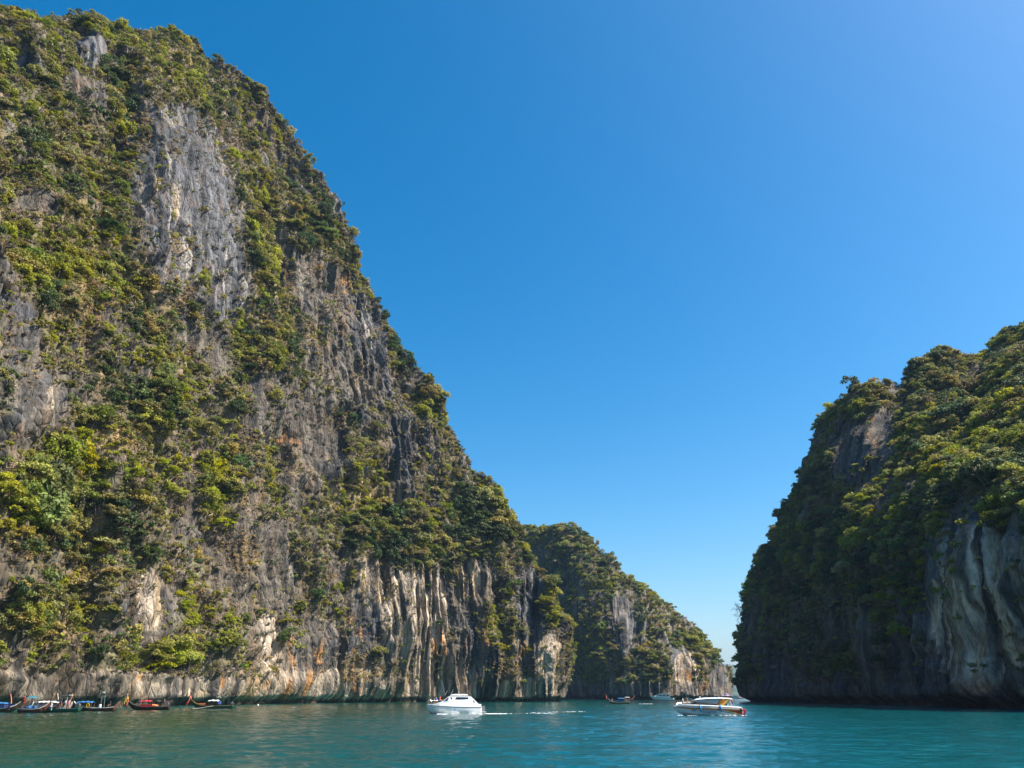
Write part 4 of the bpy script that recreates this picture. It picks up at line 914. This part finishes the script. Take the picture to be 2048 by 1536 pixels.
b = MB().tube([(-.8, 0, .6), (-.8, 0, 3.0)], .03, 6).build('parasol_pole', BLUEF, g)
cn = MB(); cn.loft([[(-.8 + r_ * math.cos(a) + .25 * (z - 3), r_ * math.sin(a), z) for a in np.linspace(0, 2 * math.pi, 13)[:-1]] for r_, z in ((1.25, 2.72), (.65, 3.02), (.04, 3.2))], closed=True); cn.build('parasol_canopy', col_mat('teal_fabric', (.02, .13, .17), .8, .2), g)
person(at(1.0, -.2, .62), R(150), 'stand', 'blue', 'navy', 'person in blue standing in the boat with blue barrels', SKIND)
person(at(.2, .3, .62), R(230), 'sit', 'navy', 'grey', 'person in navy seated among the blue barrels', SKIND)

g, at = longtail('longtail boat with long white canopy and a red shirted person leaning out', 112, 1425, R(180 - 4), 10.0, WOODG, col_mat('teal_gunwale', (.05, .25, .27), .5, .1), CAN_W, [(RIB_W, -.3, -.9)], (-.6, 4.4), tail=True, canz=1.95, panels=[(-.4, 4.2, 1.0, 1.5, col_mat('grey_lilac_cloth', (.22, .20, .25), .8, .2))])
MB().tube([(-.2, .2, 2.1), (.5, .1, 3.6)], [.06, .07], 6).build('leaning_pole', col_mat('pale_pole', (.62, .52, .42), .7, .1), g)
tb = MB()
for x in (-2.2, -1.1):
    for y in (-.6, .6): tb.tube([(x, y, .7), (x, y, 3.25)], .03, 6)
tb.box((-1.65, 0, 3.28), (1.7, 1.5, .06)); tb.build('frame_awning', WHITE2, g)
MB().box((-1.3, .2, .95), (.45, .4, .5)).build('cool_box', col_mat('cream_plastic', (.6, .57, .42), .6, .05), g, bevel=.03)
person(at(-.75, .45, .72), R(215), 'bend', 'red', 'red', 'person in red shirt bending over the side of the white canopied boat', SKIND)
person(at(-1.75, .35, .72), R(170), 'stand', 'white', 'black', 'person in white top standing under the small awning frame', SKIN)
person(at(-2.4, .1, .72), R(200), 'stand', 'pink', 'pink', 'person in pink standing behind the one in white', SKIN)
person(at(-1.2, .5, .72), R(120), 'sit', 'navy', 'black', 'person in navy sitting in front of the awning frame', SKIN)

g, at = longtail('longtail boat with scalloped blue canopy and orange cushion', 186, 1422.5, R(180 + 2), 9.3, WOODR, WHITE2, CAN_B, [(RIB_P, -.3, -1.3), (RIB_W, -.25, -1.0)], (.2, 3.9), tail=False, canz=1.85)
MB().box((3.1, .6, 1.05), (1.2, .4, .4)).build('orange_cushion', ORANGE, g, bevel=.05)
ring = MB(); ring.tube([(.9 + .3 * math.cos(a), .98, 1.2 + .38 * math.sin(a)) for a in np.linspace(0, 6.2832, 15)], .07, 6); ring.build('life_ring', YELLOW, g)
wb = MB(); wb.tube([(-1.5, 0, .7), (-1.3, 0, 3.7)], .035, 6).tube([(-2.2, 0, .7), (-2.0, .1, 3.3)], .035, 6).ell((-1.55, .1, 3.75), (.45, .3, .25)); wb.build('bundle_on_poles', col_mat('grey_tarp', (.25, .30, .26), .8, .2), g)
MB().box((-1.55, .5, 1.0), (.5, .5, .8)).build('white_drum', WHITE2, g, bevel=.15)
person(at(-3.7, .1, .75), R(160), 'sit', 'navy', 'black', 'person in navy seated at the stern of the blue canopied boat', SKIND)

g, at = longtail('red canopied longtail boat with orange ribbons on its raised prow', 296, 1420, R(180 + 3), 9.8, WOODD, col_mat('grey_green_gunwale', (.13, .14, .11), .5, .2), CAN_R, [(RIB_O, -.15, 0), (RIB_G, .2, -.4), (RIB_P, -.45, -.75)], (-.6, 1.9), tail=True, canz=1.95, panels=[(-1.2, 1.6, .7, 1.25, col_mat('red_cloth', (.35, .02, .02), .8, .15))])
MB().ell((-1.7, .5, .95), (.7, .35, .3)).ell((-1.0, .45, 1.0), (.45, .35, .3)).build('life_vests', mat('orange_vest', (.78, .25, .08), .8, var=.2, vscale=3), g)
rk = MB()
for x in (-3.2, -2.1, -1.0):
    for y in (-.6, .6): rk.tube([(x, y, .7), (x, y, 3.1)], .03, 6)
rk.box((-2.1, .6, 2.3), (2.2, .05, .05)).box((-2.1, -.6, 3.1), (2.2, .05, .05)).box((-2.1, .6, 3.1), (2.2, .05, .05)); rk.build('roof_rack', WOODD, g)
MB().box((-2.5, .62, 2.0), (.9, .05, .1)).box((-2.1, .62, 3.45), (1.1, .06, .08)).box((-2.65, .62, 3.65), (.06, .06, .4)).box((-1.55, .62, 3.65), (.06, .06, .4)).build('white_frame', WHITE2, g)
person(at(2.4, .1, .85), R(190), 'sit', 'navy', 'navy', 'person in navy crouching forward of the red canopy', SKIND)
person(at(-3.6, .2, .8), R(170), 'stand', 'grey', 'black', 'person in grey standing at the stern of the red canopied boat', SKIND)

g, at = longtail('green hulled longtail boat with white canopy and orange ribboned prow', 424, 1417.5, R(180 + 3), 11.0, WOODG, WOODO, CAN_W, [(RIB_P, -.1, .2), (RIB_R, .35, -.9)], (-1.4, 1.0), tail=True, canz=1.95)
MB().box((-1.9, .7, 1.45), (.8, .3, .8)).build('hanging_cloth', col_mat('blue_white_cloth', (.12, .16, .5), .8, .25), g, bevel=.05)
MB().box((2.6, .45, 1.15), (1.6, .3, .3)).build('orange_cloth', ORANGE, g, bevel=.05)
fr = MB()
for x in (-4.0, -2.8):
    for y in (-.5, .5): fr.tube([(x, y, .7), (x, y, 2.9)], .03, 6)
fr.box((-3.4, 0, 2.93), (1.7, 1.2, .05)); fr.build('stern_frame', WOODG, g)
x0, y0, z0 = at(-.5, 1.0, .7); x1, y1, _ = at(3.4, 4.0, 0)
tag(MB().tube([(x0, y0, z0), ((x0 + x1) / 2, (y0 + y1) / 2, .3), (x1, y1, .02)], .035, 6).build('mooring_rope', CAN_W), 'pale mooring rope running from the green longtail boat into the water', 'rope')

# boats farther out
g, at = longtail('orange brown longtail boat under way in front of the far headland', 1238, 1408, R(180 - 12), 9.0, WOODO, WHITE2, CAN_B, [(RIB_P, 0, 0)], (-2.6, .4), tail=True, canz=2.1, panels=[(-1.6, 1.0, .95, 1.5, CAN_B)])
for i, (x, c_, l_) in enumerate(((3.0, 'pink', 'person in pink at the bow of the distant brown longtail boat'), (-3.2, 'white', 'person in white steering the distant brown longtail boat'))): person(at(x, 0, .8), R(180), 'sit', c_, 'black', l_, SKIND)
X, Y = g.location.x, g.location.y
foam_patch('tail_foam', 'small white splash behind the distant longtail boat', [(X + 9, Y + 3, 1.2), (X + 14, Y + 4, 1.0)], 40, 8, .1, .28, 2)
g, at = longtail('dark longtail boat moored at the foot of the far headland', 1256, 1400.6, R(8), 9.0, WOODD, RIB_P, CAN_W, [(RIB_P, 0, 0)], (-2.6, 1.4), tail=False, canz=2.0)
def day_boat(label, px, py, rz, Lb, hm):
    g = boat_root('white_motorboat', label, 'motor boat', px, py, rz); k = Lb / 14
    tab = [(-7, 1.9, 1.5, 1.7, .1, -.3), (-2, 2.1, 1.7, 1.8, .1, -.4), (2, 2.0, 2.0, 1.5, .25, -.4), (5, 1.2, 2.6, .7, .9, 0), (7.2, .05, 3.1, .03, 2.6, 2.3)]
    tab = [tuple(v * k for v in r_) for r_ in tab]
    MB().loft(hull_sections(tab, 20)).build('hull', hm, g, True)
    MB().loft([[(x * k, y * k, z * k) for y, z in ((1.95, zz0), (1.8, zz1), (-1.8, zz1), (-1.95, zz0))] for x, zz0, zz1 in ((-4.6, 1.6, 3.3), (-4.4, 1.6, 3.6), (1.6, 1.8, 3.7), (4.6, 2.2, 2.9))]).build('cabin', WHITE, g)
    MB().box((-1.6 * k, 0, 3.78 * k), (7.2 * k, 4.1 * k, .14 * k)).build('roof', WHITE, g, bevel=.04)
    for s in (1, -1):
        for x in (-3.4, -1.2, 1.0): MB().box((x * k, s * 1.92 * k, 2.9 * k), (1.5 * k, .12 * k, .6 * k)).build('window', GLASS, g)
        MB().box((3.0 * k, s * 1.86 * k, 2.75 * k), (1.4 * k, .14 * k, .3 * k), ry=R(14)).build('window', GLASS, g)
    MB().tube([(-4 * k, 0, 3.8 * k), (-4.3 * k, 0, 4.7 * k)], .08 * k, 6).build('mast', WHITE, g)
    MB().box((-7.3 * k, 0, .9 * k), (.9 * k, 2.6 * k, 1.1 * k)).build('outboard_engines', GREYP, g, bevel=.1)
    return g
day_boat('white motor boat stopped by the foot of the far headland', 1325, 1401.2, R(180 - 10), 15.5, WHITE)
day_boat('small pale boat half hidden behind the speedboat bow', 1372, 1399.5, R(180), 9, WHITE2)
day_boat('small white and red boat in the gap beneath the distant island', 1470, 1397, R(170), 12, WHITE2)
g, at = longtail('tiny longtail boat beside the dark right cliff in the gap', 1480, 1397.5, R(200), 9, WOODR, WHITE2, CAN_R, [(RIB_R, 0, 0)], (-2, 2), tail=False)
# white mooring buoy and shore rocks
x, y = on_water(516, 1411); 
t = thing('mooring_buoy', 'small white mooring buoy floating right of the green longtail boat', 'buoy', (x, y, 0)); MB().ell((0, 0, .1), (.35, .35, .3)).build('float', WHITE2, t, True); MB().tube([(0, 0, .35), (0, 0, .7)], .04, 6).build('ring_post', GREYP, t)
